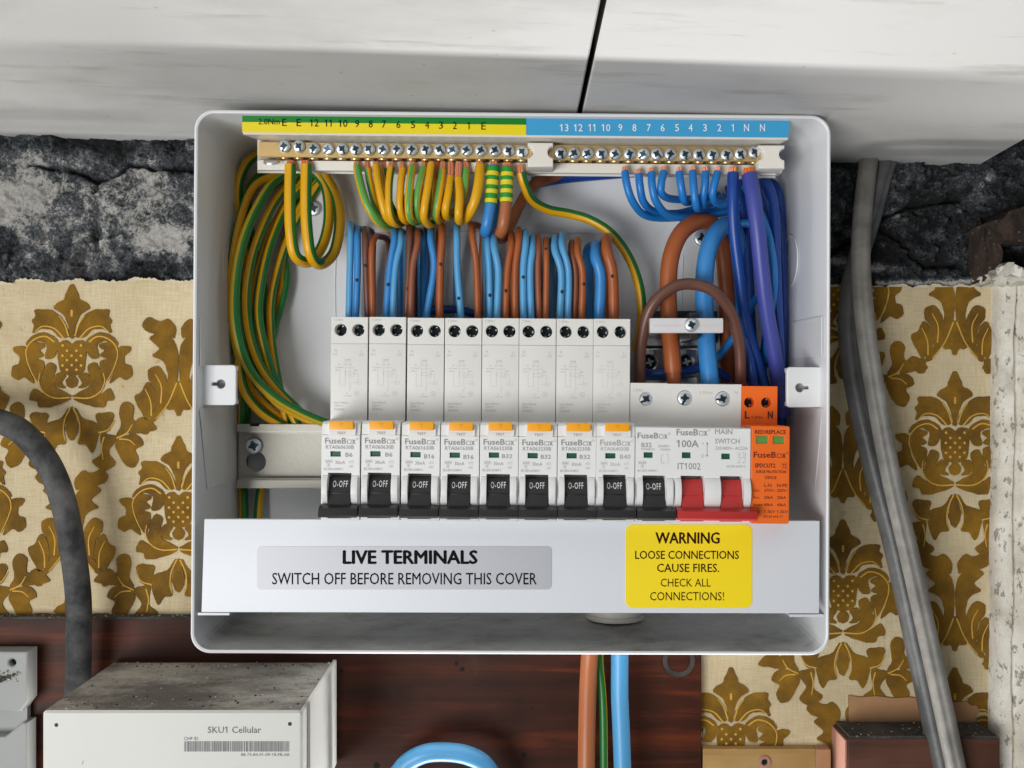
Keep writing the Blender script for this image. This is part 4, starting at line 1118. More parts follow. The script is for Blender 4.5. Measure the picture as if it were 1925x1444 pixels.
qq('6000', 120, 612, 190, 634); ring2(bm, c, [q(115, 608), q(195, 608), q(195, 638), q(115, 638)], 0.4); qq('3', 148, 648, 162, 668); ring2(bm, c, [q(140, 643), q(170, 643), q(170, 672), q(140, 672)], 0.4)
qq('IEC/EN 60898-1', 105, 697, 315, 718)
bar2(bm, c, *q(355, 535), *q(355, 630), 0.6); bar2(bm, c, *q(430, 545), *q(437, 625), 0.4); ring2(bm, c, circ(*q(380, 622), 1.6, 10), 0.4); qq('1', 372, 532, 378, 548); qq('11', 412, 530, 432, 546); qq('2', 412, 622, 424, 636)
obj('lettering', bm, K['print'], mcb, False, True)
bm = NB(); text(bm, '2.5Nm', (1188, 731, 1208, 736), Sw(43.88)); obj('torque_mark', bm, K['print_light'], mcb, False, True)

# ---- main switch
L2, N, S, Nw, Sw = dev_frame(1340, 1320)
ms = thing('main_switch', 'double white main switch with two red toggles joined by a red bar', 'main switch', L2, None, ROLL)
un = lambda u: N(*q(u, 0))[0]/MM
vn = lambda v: N(*q(0, v))[1]/MM
W2 = [(un(577), un(672), vn(577), vn(515)), (un(997), un(1090), vn(585), vn(525))]
H2 = [(S(1284, 0)[0]/MM, S(0, 748.5)[1]/MM), (S(1355.5, 0)[0]/MM, S(0, 749.5)[1]/MM)]
breaker_body(ms, 35.6, S(0, 722)[1]/MM, [(un(566), un(812)), (un(984), un(1226))], W2, N, K['device'], K['device2'], H2, 3.6, None, 20.8, (un(487), un(1306)))
windows(ms, W2, K['teal'])
toggles(ms, [(un(572), un(805)), (un(990), un(1220))], (un(508), un(1350)), K['red'], False)
cheeks(ms, [(un(500), un(566)), (un(812), un(984)), (un(1228), un(1302))], K['device'])
screws_in(ms, H2, 42.6, BRIGHT_SCREW, BRIGHT_X, 8)
bm = NB(); c = Nw(67.08)
fusebox(bm, c, *q(515, 268), *q(845, 334)); qq('100A', 518, 385, 752, 460, 0.014); qq('IT1002', 530, 628, 775, 697, 0.004)
qq('MAIN', 925, 265, 1110, 318, 0.004); qq('SWITCH', 927, 365, 1187, 418, 0.004); qq('230/400V~ AC22A', 930, 450, 1275, 484)
qq('IEC/EN 60947-3', 1055, 648, 1250, 672); qq('I', 796, 405, 802, 430); ring2(bm, c, circ(*q(798, 551), 2.9, 12, 3.1), 0.7)
bar2(bm, c, *q(843, 420), *q(843, 545), 0.9)
for v0, v1 in ((400, 428), (566, 538)): join(bm, [c(*q(843, v0)), c(*q(832, v1)), c(*q(854, v1))], [(0, 1, 2)])
for u in (1190, 1248):
    bar2(bm, c, *q(u, 505), *q(u, 540), 0.5); bar2(bm, c, *q(u-20, 540), *q(u, 570), 0.5); bar2(bm, c, *q(u, 570), *q(u, 630), 0.5); ring2(bm, c, circ(*q(u, 535), 1.3, 8), 0.4)
bar2(bm, c, *q(1190, 566), *q(1248, 566), 0.5); qq('1', 1166, 508, 1172, 524); qq('3', 1222, 508, 1234, 524); qq('2', 1164, 608, 1178, 626); qq('4', 1220, 608, 1236, 626)
obj('lettering', bm, K['print'], ms, False, True)
bm = NB(); text(bm, '2.5Nm', (1310, 735, 1335, 741), Sw(43.88)); text(bm, 'N', (1377, 735, 1383, 740.5), Sw(43.88)); obj('torque_mark', bm, K['print_faint'], ms, False, True)

# ---- surge protector
L3, N, S, Nw, Sw = dev_frame(1448, 1426)
sp = thing('surge_protector', 'orange surge protection module with two green indicators at the right end of the row', 'surge protector', L3, None, ROLL)
W3 = [(un(1368), un(1490), vn(418), vn(340)), (un(1545), un(1663), vn(420), vn(342))]
H3 = [(S(1408, 0)[0]/MM, S(0, 757)[1]/MM), (S(1440, 0)[0]/MM, S(0, 757)[1]/MM)]
bm = NB(); vt = S(0, 726)[1]/MM
plate(bm, [mm([(-8.8, 20), (8.8, 20), (8.8, vt), (-8.8, vt)])] + [[(a*MM+x, b*MM+y) for x, y in circ(0, 0, 2.45*MM, 24)] for a, b in H3], 30*MM, 43.8*MM, 0.25*MM)
bx(bm, -8.7, 8.7, 20, vt-0.2, 2, 30.2)
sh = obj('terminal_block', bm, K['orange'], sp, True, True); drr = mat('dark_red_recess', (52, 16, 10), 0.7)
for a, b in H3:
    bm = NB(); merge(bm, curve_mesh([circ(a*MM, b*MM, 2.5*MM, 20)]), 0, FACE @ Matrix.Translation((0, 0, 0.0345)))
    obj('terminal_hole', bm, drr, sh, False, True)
bm = NB(); plate(bm, [mm(rrect(-8.7, -22.3, 8.75, 22, 0.9, 3))] + [mm([(a, b_), (c_, b_), (c_, d_), (a, d_)]) for a, c_, b_, d_ in W3], 56*MM, 67*MM, 0.35*MM)
bx(bm, -8.6, 8.6, -22.2, 21.8, 44, 56.2)
obj('nose', bm, K['orange'], sp, True, True)
windows(sp, W3, K['green_win'], 66.3)
screws_in(sp, H3, 36.5, SLOT_SCREW, SLOT_GLINT, 12)
bm = NB(); c = Nw(67.08)
qq('RED:REPLACE', 1350, 275, 1680, 316, 0.022); fusebox(bm, c, *q(1337, 508), *q(1680, 570)); qq('SPDCUT2', 1352, 632, 1572, 675, 0.022); qq('T2', 1645, 635, 1688, 675, 0.012)
ring2(bm, c, [q(1635, 622), q(1696, 622), q(1696, 688), q(1635, 688)], 0.5)
qq('SURGE PROTECTION', 1362, 704, 1687, 733, 0.016); qq('DEVICE', 1463, 766, 1583, 795, 0.016); qq('L-N', 1453, 847, 1530, 880, 0.014); qq('N-PE', 1590, 847, 1700, 880, 0.014)
for s, a_, b_, y in (('Uc:', '275V~', '255V~', 903), ('In:', '20kA', '20kA', 977), ('Imax:', '40kA', '40kA', 1055), ('Up:', '1.5kV', '1.5kV', 1128)):
    qq(s, 1342, y, 1342 + 21*len(s), y+30, 0.012); qq(a_, 1453, y, 1453+24*len(a_), y+30, 0.012); qq(b_, 1590, y, 1590+24*len(b_), y+30, 0.012)
qq('IEC61643-11', 1450, 1182, 1652, 1207, 0.008)
obj('lettering', bm, K['print_brown'], sp, False, True)
bm = NB(); c = Sw(43.9); q6 = lambda u, v: (1160+u/4.375, 540+v/4.375)
text(bm, 'L', (*q6(1046, 1020), *q6(1088, 1080)), c, 0.03); text(bm, 'N', (*q6(1235, 1020), *q6(1280, 1080)), c, 0.03); text(bm, '1.2Nm', (*q6(1102, 1058), *q6(1192, 1082)), c)
obj('terminal_mark', bm, K['print_brown'], sp, False, True)

# ------------------------------------------------------------------ cables
def cable(name, label, cat, pts, r, mats, stripe=None, group=None, n=14, copper=None, per=6, sleeve=None, flat=1.0, twist=0.0, marks=(), groove=None):
    pts = [(p[0], p[1], max(p[2], BK + r*0.00028) if 230 < p[1] < 1190 and 400 < p[0] < 1500 else p[2]) for p in pts]
    w_ = [P(*p) for p in pts]; dm = sum(p[2] for p in pts)/len(pts)
    bm = NB(); tube(bm, w_, r*(D-dm)/F, n, stripe, per=per, flat=flat, twist=twist, groove=groove)
    o = obj(name, bm, mats, smooth=True, angle=60); tag(o, label, cat, group)
    cs = catmull(w_, 12)
    for mx, my in marks:
        best = min(cs[:int(len(cs)*0.7)], key=lambda c: (c.x*F/(D+c.y)+962.5-mx)**2 + (722-c.z*F/(D+c.y)-my)**2)
        rs = r*(D-dm)/F; t = bmesh.new(); bmesh.ops.create_uvsphere(t, u_segments=10, v_segments=6, radius=1)
        for v in t.verts: v.co = Vector((v.co.x*0.00085, v.co.y*0.0003, v.co.z*0.00095*random.uniform(0.8, 1.2)))
        bm = NB(); merge(bm, t, 0, Matrix.Translation(best + Vector((random.uniform(-0.2, 0.2)*rs, -rs*0.94, 0)))); obj('print_mark', bm, K['dark'], o)
    if copper:                                             # bare end at the first point, fanned strands running up into the bar
        a = w_[0]; up = P(pts[0][0] + copper[1], pts[0][1]-copper[0], pts[0][2]+0.0005)
        bm = NB(); rs = r*(D-dm)/F
        for k in range(7):
            an = 2*math.pi*k/7; off = Vector((math.cos(an), math.sin(an)*0.7, 0))*rs*(0.55 if k else 0)
            tube(bm, [a+off+Vector((0, 0, -0.0004)), a.lerp(up, 0.5)+off*0.95+Vector((random.uniform(-1, 1)*rs*0.12, 0, 0)), up+off*0.75], rs*0.30, 6, per=2)
        obj('copper_end', bm, K['copper'] if len(copper) < 3 else copper[2], o, smooth=True)
    return o
YG = [K['yellow'], K['green']]; GY = [K['green'], K['yellow']]; YP = [K['yellow'], K['pale_green']]; OG = [K['olive'], K['green']]
# two thick earth loops
GE = 'green and yellow earth wires under the earth bar'
cable('earth_cable', 'thick yellow and green loop under the leftmost earth screw', 'cable', [(546,310,.056),(545,380,.058),(547,440,.058),(556,482,.055),(582,492,.044),(606,462,.032),(618,410,.026),(612,350,.024),(585,315,.024)], 10.5, YG, (75, 52), None, 16, (8, 2))
cable('earth_cable', 'thick yellow and green loop under the second earth screw from the left', 'cable', [(576,310,.056),(575,380,.058),(577,430,.058),(584,478,.056),(602,497,.046),(628,474,.036),(638,420,.030),(632,370,.026),(606,322,.024)], 10.5, YG, (78, 60), None, 16, (8, -2))
# coil of spare earth on the left
GC = 'coiled earth cables down the left side of the box'
coil = [
 ([(575,318,.020),(520,338,.030),(482,392,.042),(455,460,.050),(442,540,.054),(444,620,.054),(466,690,.050),(510,742,.042),(570,778,.034),(640,806,.028)], 8.8, OG, (70, 62), 'olive yellow earth cable running in front of the coil to the first breaker'),
 ([(540,322,.018),(482,345,.026),(455,400,.032),(438,480,.036),(432,560,.036),(440,640,.034),(470,730,.028),(540,800,.022)], 8.5, GY, (30, 60), 'dark green and yellow cable at the outermost left of the coil'),
 ([(560,330,.014),(522,372,.026),(492,430,.036),(470,500,.042),(463,580,.044),(478,660,.042),(512,720,.036),(580,790,.028)], 8.2, YG, (95, 60), 'orange yellow cable second from the left in the coil'),
 ([(590,330,.012),(545,380,.022),(512,450,.030),(492,530,.036),(487,600,.038),(505,680,.036),(528,738,.030),(560,800,.026)], 8.0, YG, (60, 65), 'yellow and green cable in the middle of the coil'),
 ([(600,345,.012),(560,410,.018),(530,480,.024),(510,560,.028),(510,630,.030),(520,700,.028),(540,800,.022)], 7.8, YG, (70, 45), 'mostly yellow cable right of the coil middle'),
 ([(600,340,.010),(548,400,.014),(536,470,.018),(538,530,.020),(520,600,.022),(495,660,.024),(462,720,.024),(455,800,.020)], 7.6, GY, (-60, 45), 'green cable at the right edge of the coil curving back left'),
 ([(486,288,.020),(462,310,.024),(448,350,.026),(450,400,.024),(462,460,.022),(468,540,.022),(452,640,.030),(455,720,.034),(486,770,.030),(540,806,.024)], 9.0, YG, (95, 70), 'yellow cable whose end loops up behind the left of the bar'),
 ([(520,318,.014),(486,330,.018),(466,362,.020),(470,430,.018),(492,520,.016),(500,640,.018),(470,740,.020),(456,850,.014),(458,1000,.016)], 8.0, YG, (40, 60), 'yellow and green cable running down behind the rail'),
 ([(550,322,.016),(500,362,.024),(470,420,.032),(450,500,.040),(452,600,.042),(474,690,.038),(520,756,.032),(600,800,.026)], 7.8, YG, (40, 50), 'yellow cable with a green front stripe between the olive one and the side wall'),
 ([(575,335,.013),(532,392,.020),(500,460,.026),(480,540,.030),(476,620,.030),(494,700,.028),(540,772,.024)], 7.6, YG, (60, 50), 'dark yellow cable in the middle of the coil behind the orange yellow one'),
 ([(610,335,.013),(572,378,.016),(545,430,.018),(534,500,.020),(524,580,.020),(508,660,.020),(500,740,.018),(510,800,.016)], 7.2, YG, (90, 60), 'thin yellow cable deepest at the right edge of the coil'),
]
for pts, r, m, st, lb in coil: cable('earth_cable', lb, 'cable', pts, r, m, st, GC, 14, None, 7)
cable('earth_cable', 'green cable end with yellow edges seen below the rail left', 'cable', [(462,800,.012),(458,880,.016),(458,920,.018),(460,1010,.024)], 8, GY, (-80, 50), GC)
cable('earth_cable', 'yellow and green cable end seen below the rail nearest the breakers', 'cable', [(512,800,.014),(508,880,.016),(490,920,.018),(482,1010,.024)], 8, GY, (70, 60), GC)
# thin earth wires
thin = [
 ([(671,313,.056),(677,345,.060),(690,385,.062),(712,418,.058),(738,426,.046),(770,400,.03)], 7.6, YP, (30, 62), 'leftmost of the thin earth wires, pale green in front'),
 ([(691,318,.054),(697,350,.056),(706,384,.056),(722,408,.050),(744,408,.036),(770,360,.022)], 6.8, YP, (-60, 60), 'second thin earth wire, mostly behind the leftmost one'),
 ([(707,312,.057),(711,345,.061),(718,380,.062),(728,410,.059),(745,418,.048),(760,380,.03)], 7.4, YG, (110, 45), 'yellow earth wire with a black dot under screw seven'),
 ([(722,319,.053),(726,350,.055),(734,385,.054),(748,400,.044),(770,360,.026)], 6.5, YG, (70, 60), 'thin earth wire half hidden behind the one with a dot'),
 ([(735,316,.057),(731,350,.061),(732,395,.062),(742,420,.056),(760,414,.042),(775,360,.026)], 7.2, YG, (85, 48), 'yellow earth wire bending right under screw six'),
 ([(757,319,.056),(753,350,.060),(752,390,.060),(760,414,.054),(776,408,.042),(790,360,.026)], 7.0, YG, (95, 48), 'yellow earth wire left of the pale green middle pair'),
 ([(775,313,.057),(771,345,.061),(768,385,.062),(772,412,.058),(788,412,.044),(800,360,.026)], 7.6, YP, (10, 34), 'yellow earth wire with a pale green line down its middle'),
 ([(797,316,.056),(789,345,.060),(784,380,.060),(786,408,.055),(800,410,.042),(810,350,.026)], 7.2, YP, (-20, 55), 'pale green earth wire leaning left under screw four'),
 ([(811,309,.058),(806,345,.062),(799,385,.064),(798,412,.060),(812,420,.048),(826,370,.028)], 7.8, YG, (95, 40), 'plain yellow earth wire in front, left of the bare copper strands'),
 ([(820,340,.054),(820,375,.056),(818,402,.054),(826,408,.042),(830,360,.026)], 8.0, YG, (140, 30), 'short wide yellow earth wire under long bare copper'),
 ([(832,320,.056),(828,350,.060),(822,385,.061),(820,408,.056),(830,412,.042),(840,360,.026)], 7.2, YP, (-40, 40), 'earth wire with a pale green left edge under screw three'),
 ([(847,334,.056),(843,365,.060),(838,395,.060),(842,408,.050),(855,398,.034)], 8.2, YG, (95, 35), 'wide yellow earth wire with a grey dot'),
 ([(862,336,.058),(864,370,.062),(862,402,.063),(864,416,.056),(874,410,.042)], 8.2, YG, (-95, 35), 'yellow earth wire pressed flat in front under screw two'),
 ([(876,318,.056),(874,350,.058),(868,390,.057),(868,410,.050),(880,400,.036)], 7.6, [K['olive'], K['pale_green']], (-20, 40), 'olive earth wire behind the flat yellow one'),
 ([(903,313,.057),(900,345,.061),(892,380,.062),(878,408,.056),(866,410,.042),(860,360,.026)], 9.6, YG, (120, 35), 'thick yellow earth wire leaning left beside the taped pair'),
]
for k, (pts, r, m, st, lb) in enumerate(thin):
    cu_len = pts[0][1] - 304
    cable('earth_cable', lb, 'cable', pts, r, m, st, GE, 12, (max(6, cu_len), random.uniform(-2, 2)))
# taped pair
def taped(label, pts, r, m, x, y0, y1):
    o = cable('taped_cable', label, 'cable', pts, r, m, None, None, 16, (8, 0))
    bm = NB(); tube(bm, [P(x[0], y0, 0.0585), P((x[0]+x[1])/2, (y0+y1)/2, 0.0590), P(x[1], y1, 0.0592)], (r+1.2)*(D-0.058)/F, 18, None, per=18, bands=4.3)
    obj('tape_sleeve', bm, [K['tape_g'], K['tape_y']], o, smooth=True)
taped('light blue cable with a green and yellow taped sleeve in the earth bar', [(928,312,.058),(926,340,.0585),(922,385,.0592),(915,425,.058),(912,438,.050),(922,430,.034),(930,380,.022)], 10.6, K['mid_blue'], (927, 922.5), 314, 384)
taped('tan brown cable with a green and yellow taped sleeve in the earth bar', [(954,314,.058),(953,340,.0585),(951,385,.0592),(946,425,.058),(940,442,.050),(950,440,.034),(1000,350,.020),(1060,330,.014)], 11.0, K['tan_brown'], (953.5, 951.5), 316, 382)
cable('earth_cable', 'long green and yellow cable sweeping right from the last earth screw', 'cable', [(979,324,.056),(986,348,.054),(1000,376,.046),(1030,394,.038),(1070,402,.034),(1110,414,.034),(1150,440,.036),(1182,484,.038),(1202,540,.040),(1206,600,.038),(1196,660,.034)], 9.0, GY, (-72, 78), None, 16, (14, 0))
# loops above the breakers
GL = 'supply loops rising above the breakers'
def loop(x0, xt, yt, r, m, lb, xm=None, back=None, dd=0.0, name='loop_cable', arch=0):
    rl = random.Random(int(x0*7)); x0 += rl.uniform(-1.2, 1.2); yt += rl.uniform(-4, 5); dd += rl.uniform(-.002, .0015); xm = (xm if xm else x0*0.4+xt*0.6) + rl.uniform(-2.5, 2.5)
    b = back if back is not None else xt + (962-xt)*0.02
    pts = [(x0, 640, .050+dd), (x0, 600, .054+dd), ((xm if xm else (x0*0.4+xt*0.6)), (600+yt)/2 - 10, .056+dd), (xt, yt+24, .056+dd), (xt+arch*0.25, yt+4, .049+dd), (xt+arch*0.6, yt, .041+dd), (b+arch*0.9, yt+10, .032+dd*0.5), (b+arch, yt+60, .024), (b+arch, 560, .020), (b+arch*0.8, 650, .020)]
    return cable(name, lb, 'cable', pts, r*0.94, K[m], None, GL, 12, None, 5, marks=[q for q in MARKS if abs(q[0]-(x0+(xt-x0)*(600-q[1])/160)) < 6.5])
MARKS = [(671, 531), (686, 498), (731, 533), (918, 552), (951, 543), (988, 523), (1028, 470), (1055, 546), (1095, 536), (1068, 500), (866, 560), (826, 500), (770, 540), (1153, 520)]
LO = [
 (655, 659, 424, 6.6, 'sky', 'light blue loop at the far left above the first breaker', None, 666, 0),
 (670, 672, 430, 6.8, 'mid_blue', 'blue loop second from the left above the first breaker', None, 690, 0),
 (691, 687, 434, 7.0, 'dark_brown', 'dark brown loop above the first breaker, left of the open arch', 686, 700, 0),
 (700, 699, 446, 6.4, 'brown', 'brown loop forming an open arch above the second breaker', 697, 712, .002, 20),
 (725, 741, 428, 6.8, 'mid_blue', 'blue loop leaning right above the second breaker', 734, 752, 0),
 (738, 753, 430, 6.4, 'sky', 'light blue loop leaning right beside the dark brown one', 745, 762, .002),
 (764, 770, 424, 7.2, 'dark_brown', 'dark brown loop between the light blue and the dull brown one', 766, 778, -.002),
 (773, 785, 430, 6.6, 'dull_brown', 'dull brown loop above the gap of the second and third breaker', 776, 794, .001),
 (794, 797, 428, 6.6, 'mid_blue', 'blue loop behind the third breaker, its darker strand', 796, 790, -.010),
 (800, 810, 430, 7.0, 'mid_blue', 'blue loop bowed to the right above the third breaker', 816, 800, .001),
 (826, 831, 424, 7.6, 'brown', 'single brown loop above the third and fourth breaker gap', 826, 826, 0),
 (866, 859, 424, 6.8, 'sky', 'single light blue loop above the fourth breaker', 862, 858, .002),
 (898, 888, 424, 6.8, 'brown', 'single brown loop bowed right above the fourth breaker end', 896, 906, .001),
 (921, 917, 442, 6.8, 'sky', 'left strand of the light blue pair above the fifth breaker', 918, 912, .001),
 (935, 929, 438, 7.0, 'sky', 'right strand of the light blue pair above the fifth breaker', 935, 926, .002),
 (951, 961, 438, 7.0, 'brown', 'left strand of the orange brown pair above the fifth breaker', 953, 962, .001),
 (967, 975, 434, 7.0, 'brown', 'right strand of the orange brown pair above the fifth breaker', 967, 976, .002),
 (985, 988, 436, 7.0, 'sky', 'left strand of the light blue pair above the sixth breaker', 985, 988, .001),
 (998, 1001, 442, 6.8, 'sky', 'right strand of the light blue pair above the sixth breaker', 999, 1000, .001),
 (1013, 1012, 446, 6.6, 'dull_brown', 'dull brown strand of the pair above the sixth breaker', 1013, 1012, 0),
 (1026, 1027, 448, 6.2, 'brown', 'brown strand with a black mark above the sixth breaker', 1026, 1026, .002),
 (1052, 1043, 444, 7.0, 'sky', 'left strand of the light blue pair above the seventh breaker', 1054, 1036, .002),
 (1067, 1057, 438, 7.0, 'sky', 'right strand of the light blue pair above the seventh breaker', 1068, 1052, .003),
 (1080, 1076, 456, 6.4, 'dull_brown', 'dull brown strand of the pair above the seventh breaker', 1080, 1074, 0),
 (1094, 1086, 448, 7.0, 'brown', 'orange brown strand of the pair above the seventh breaker', 1094, 1084, .002),
 (1127, 1120, 464, 11.0, 'mid_blue', 'thick blue loop above the eighth breaker', 1128, 1106, .002),
 (1153, 1141, 444, 10.4, 'brown', 'thick brown loop at the right end above the eighth breaker', 1151, 1138, .003),
]
for t in LO: loop(t[0], t[1], t[2], t[3], t[4], t[5], t[6], t[7], t[8], arch=(t[9] if len(t) > 9 else 0))
cable('loop_cable', 'dark blue wire arching low behind the third and fourth breaker loops', 'cable', [(745,600,.016),(790,588,.018),(830,582,.020),(870,584,.020),(920,600,.018)], 8, K['navy'])
# print marks on the loops
# neutral wires
GN = 'blue neutral wires under the neutral bar'
neu = [
 ([(1175,323,.058),(1178,345,.060),(1188,376,.058),(1208,402,.050),(1240,410,.042),(1300,406,.034),(1370,390,.024)], 'leftmost blue neutral wire, sweeping low to the right'),
 ([(1201,328,.057),(1203,350,.058),(1210,380,.054),(1232,398,.044),(1280,400,.034),(1340,380,.022)], 'second blue neutral wire, tucked behind the leftmost two'),
 ([(1225,325,.058),(1226,350,.060),(1234,380,.058),(1256,404,.050),(1296,410,.042),(1350,402,.032),(1400,390,.022)], 'third blue neutral wire, the lowest sweep'),
 ([(1248,323,.058),(1243,345,.060),(1244,364,.058),(1262,374,.050),(1300,374,.038),(1350,366,.024)], 'fourth blue neutral wire with a sharp bend to the right'),
 ([(1277,324,.058),(1280,348,.060),(1286,376,.056),(1296,380,.044),(1330,372,.026)], 'fifth blue neutral wire, short and dropping behind'),
 ([(1302,323,.058),(1304,350,.061),(1309,388,.058),(1318,390,.044),(1350,376,.026)], 'sixth blue neutral wire, straight and longest of the short ones'),
 ([(1326,324,.057),(1325,350,.059),(1321,382,.054),(1330,386,.042),(1360,370,.026)], 'seventh blue neutral wire leaning left'),
 ([(1349,324,.058),(1343,346,.060),(1340,370,.058),(1352,384,.050),(1385,380,.038)], 'eighth blue neutral wire hooking right behind the dark blue one'),
]
for pts, lb in neu: cable('neutral_cable', lb, 'cable', pts, 7.2, K['blue'], None, GN, 14, (10, 0))
cable('neutral_cable', 'thick dark blue cable dropping from the second last neutral screw', 'cable', [(1378,326,.058),(1378,370,.060),(1380,430,.058),(1388,500,.054),(1400,590,.048),(1424,680,.042),(1450,770,.036)], 10.8, K['navy'], None, None, 16, (12, 0))
cable('neutral_cable', 'thick violet blue cable dropping from the last neutral screw', 'cable', [(1409,330,.060),(1416,370,.064),(1424,430,.064),(1432,510,.060),(1442,590,.054),(1458,680,.046),(1472,780,.036)], 14.5, K['violet'], None, None, 18, (14, 0, K['copper_bright']))
GB = 'dark blue cables packed into the right side of the box'
bl = [([(1436,335,.040),(1452,370,.042),(1458,430,.044),(1460,520,.046),(1464,620,.044),(1468,720,.036),(1470,800,.030)], 9, 'navy', 'dark blue cable at the far right against the side wall'),
      ([(1418,340,.030),(1440,400,.036),(1448,480,.040),(1450,560,.040),(1440,640,.036),(1430,720,.030),(1424,790,.024)], 8.5, 'navy', 'dark blue cable right behind the violet one'),
      ([(1400,350,.030),(1434,410,.042),(1450,470,.050),(1455,530,.050),(1448,600,.044),(1438,680,.034)], 7.5, 'blue', 'brighter blue wire bowing out right of the violet cable'),
      ([(1390,340,.022),(1400,430,.026),(1408,520,.030),(1412,610,.032),(1418,700,.030),(1425,790,.024)], 9, 'navy', 'dark blue cable hanging between the thick dark blue and violet ones'),
      ([(1370,350,.016),(1390,440,.020),(1398,540,.024),(1400,640,.028),(1410,720,.030)], 8, 'navy', 'deep dark blue cable behind the thick dark blue one'),
      ([(1440,350,.020),(1466,420,.026),(1472,520,.030),(1474,640,.028),(1470,780,.022)], 8, 'navy', 'dark blue cable deepest in the right corner'),
      ([(1360,440,.030),(1400,420,.034),(1436,440,.036),(1452,500,.036),(1456,600,.034),(1446,690,.030)], 8, 'blue', 'blue wire curving over from the tails into the right bundle'),
      ([(1420,345,.014),(1452,345,.020),(1466,375,.024),(1470,450,.022),(1466,560,.018)], 8.5, 'navy', 'dark blue cable looping behind the right end of the neutral bar')]
for pts, r, m, lb in bl: cable('bundle_cable', lb, 'cable', pts, r, K[m], None, GB)
cable('neutral_cable', 'dark blue cable lying along the top back of the box behind the earth sweep', 'cable', [(1000,344,.010),(1060,334,.012),(1150,326,.014),(1250,318,.014)], 11, K['navy'])
# meter tails and the brown arch
cable('tail_cable', 'thick tan brown tail under the white clamp into the main switch', 'cable', [(1266,700,.058),(1263,660,.058),(1258,600,.056),(1256,540,.056),(1262,480,.056),(1284,434,.052),(1322,416,.042),(1352,440,.030),(1364,520,.024),(1368,620,.022),(1370,720,.022)], 15.8, K['brown'], None, None, 18)
cable('tail_cable', 'thick sky blue tail under the white clamp into the main switch', 'cable', [(1336,745,.060),(1333,700,.060),(1328,640,.058),(1324,570,.056),(1326,500,.056),(1340,448,.052),(1366,424,.040),(1386,450,.028),(1392,540,.022),(1394,640,.020)], 16.6, K['mid_blue'], None, None, 18)
cable('tail_end', 'stripped narrower brown tail end above the main switch', 'cable', [(1265,745,.058),(1267,722,.058),(1266,698,.058)], 13.6, K['brown'], None, None, 16, (-24, 0))
cable('link_cable', 'dark brown cable arching over the white clamp', 'cable', [(1205,760,.050),(1203,700,.056),(1206,640,.062),(1224,578,.068),(1262,542,.070),(1300,534,.070),(1342,548,.070),(1374,588,.066),(1390,650,.060),(1392,720,.054),(1391,770,.048)], 10.8, K['dark_brown'], None, None, 18)
cable('bundle_cable', 'blue wire slanting up right behind the sky blue tail', 'cable', [(1318,694,.036),(1345,676,.040),(1368,648,.042),(1392,616,.040),(1420,560,.032)], 7.5, K['blue'])
cable('bundle_cable', 'dark blue wire crossing low in front of the metal connectors', 'cable', [(1200,702,.040),(1240,702,.044),(1290,698,.044),(1330,690,.040),(1370,712,.034)], 8.5, K['navy'])
cable('bundle_cable', 'blue wire dropping beside the right leg of the dark brown arch', 'cable', [(1396,590,.040),(1402,640,.044),(1412,690,.046),(1420,760,.042)], 9.5, K['navy'])

# clamp and connectors
cl = thing('cable_clamp', 'white plastic bar clamp with a cross screw across the two thick tails', 'cable clamp', P(1292, 612, 0.066))
bm = NB(); a, b = P(1222, 626, 0.0735), P(1360, 598, 0.0735)
box(bm, (a.x, -0.0735, a.z), (b.x, -0.0685, b.z), 0.0008)
box(bm, (a.x+0.001, -0.0738, (a.z+b.z)/2-0.0002), (b.x-0.001, -0.0734, (a.z+b.z)/2+0.0001))
obj('clamp_bar', bm, mat('clear_white_plastic', (214, 212, 214), 0.35), cl, smooth=True)
h = place('screw', pan_screw_mesh('clamp_screw', 0.0033, 0.0018, K['zinc']), cl, P(1299, 611, 0.0738) - cl.location); place('recess_or_glint', cross_mesh('recess_or_glint', 0.0033, 0.0018, K['zinc_dark'], slot=0), h)
bm = NB(); a, b = P(1290, 640, 0.06), P(1308, 590, 0.06); box(bm, (a.x, -0.0686, a.z), (b.x, -0.02, b.z), 0.0006); obj('clamp_post', bm, K['black'], cl)
bm = NB(); a, b = P(1224, 646, 0.030), P(1350, 584, 0.030); box(bm, (a.x, -0.030, a.z), (b.x, -0.008, b.z), 0.0015); obj('clamp_base', bm, K['screw_dark'], cl, smooth=True)
con = thing('connector_block', 'nickel connector block with two dark screws behind the brown and blue tails', 'connector', P(1262, 680, 0.02))
bm = NB(); a, b = P(1206, 706, 0.034), P(1312, 655, 0.034); s = (D-0.034)/F
plate(bm, [[(a.x, a.z), (b.x, a.z), (b.x, b.z), (a.x, b.z)]] + [circ((x-962.5)*s, -(681-722)*s, 13.5*s, 24) for x in (1221, 1290)], 0.024, 0.034, 0.0006)
obj('block_body', bm, K['chrome'], con, smooth=True)
for x in (1221, 1290):
    h = place('block_screw', pan_screw_mesh('block_screw', 0.0035, 0.0012, K['screw_dark']), con, P(x, 681, 0.026) - con.location); place('recess_or_glint', cross_mesh('recess_or_glint', 0.0035, 0.0012, K['zinc'], slot=0, diag=0), h)
bm = NB(); a, b = P(1210, 730, 0.034), P(1312, 708, 0.034); box(bm, (a.x, -0.034, a.z), (b.x, -0.012, b.z), 0.002); obj('block_foot', bm, K['chrome'], con, smooth=True)
bm = NB(); a, b = P(1210, 650, 0.033), P(1345, 624, 0.033); box(bm, (a.x, -0.033, a.z), (b.x, -0.012, b.z), 0.0008); obj('block_top', bm, K['chrome'], con, smooth=True)
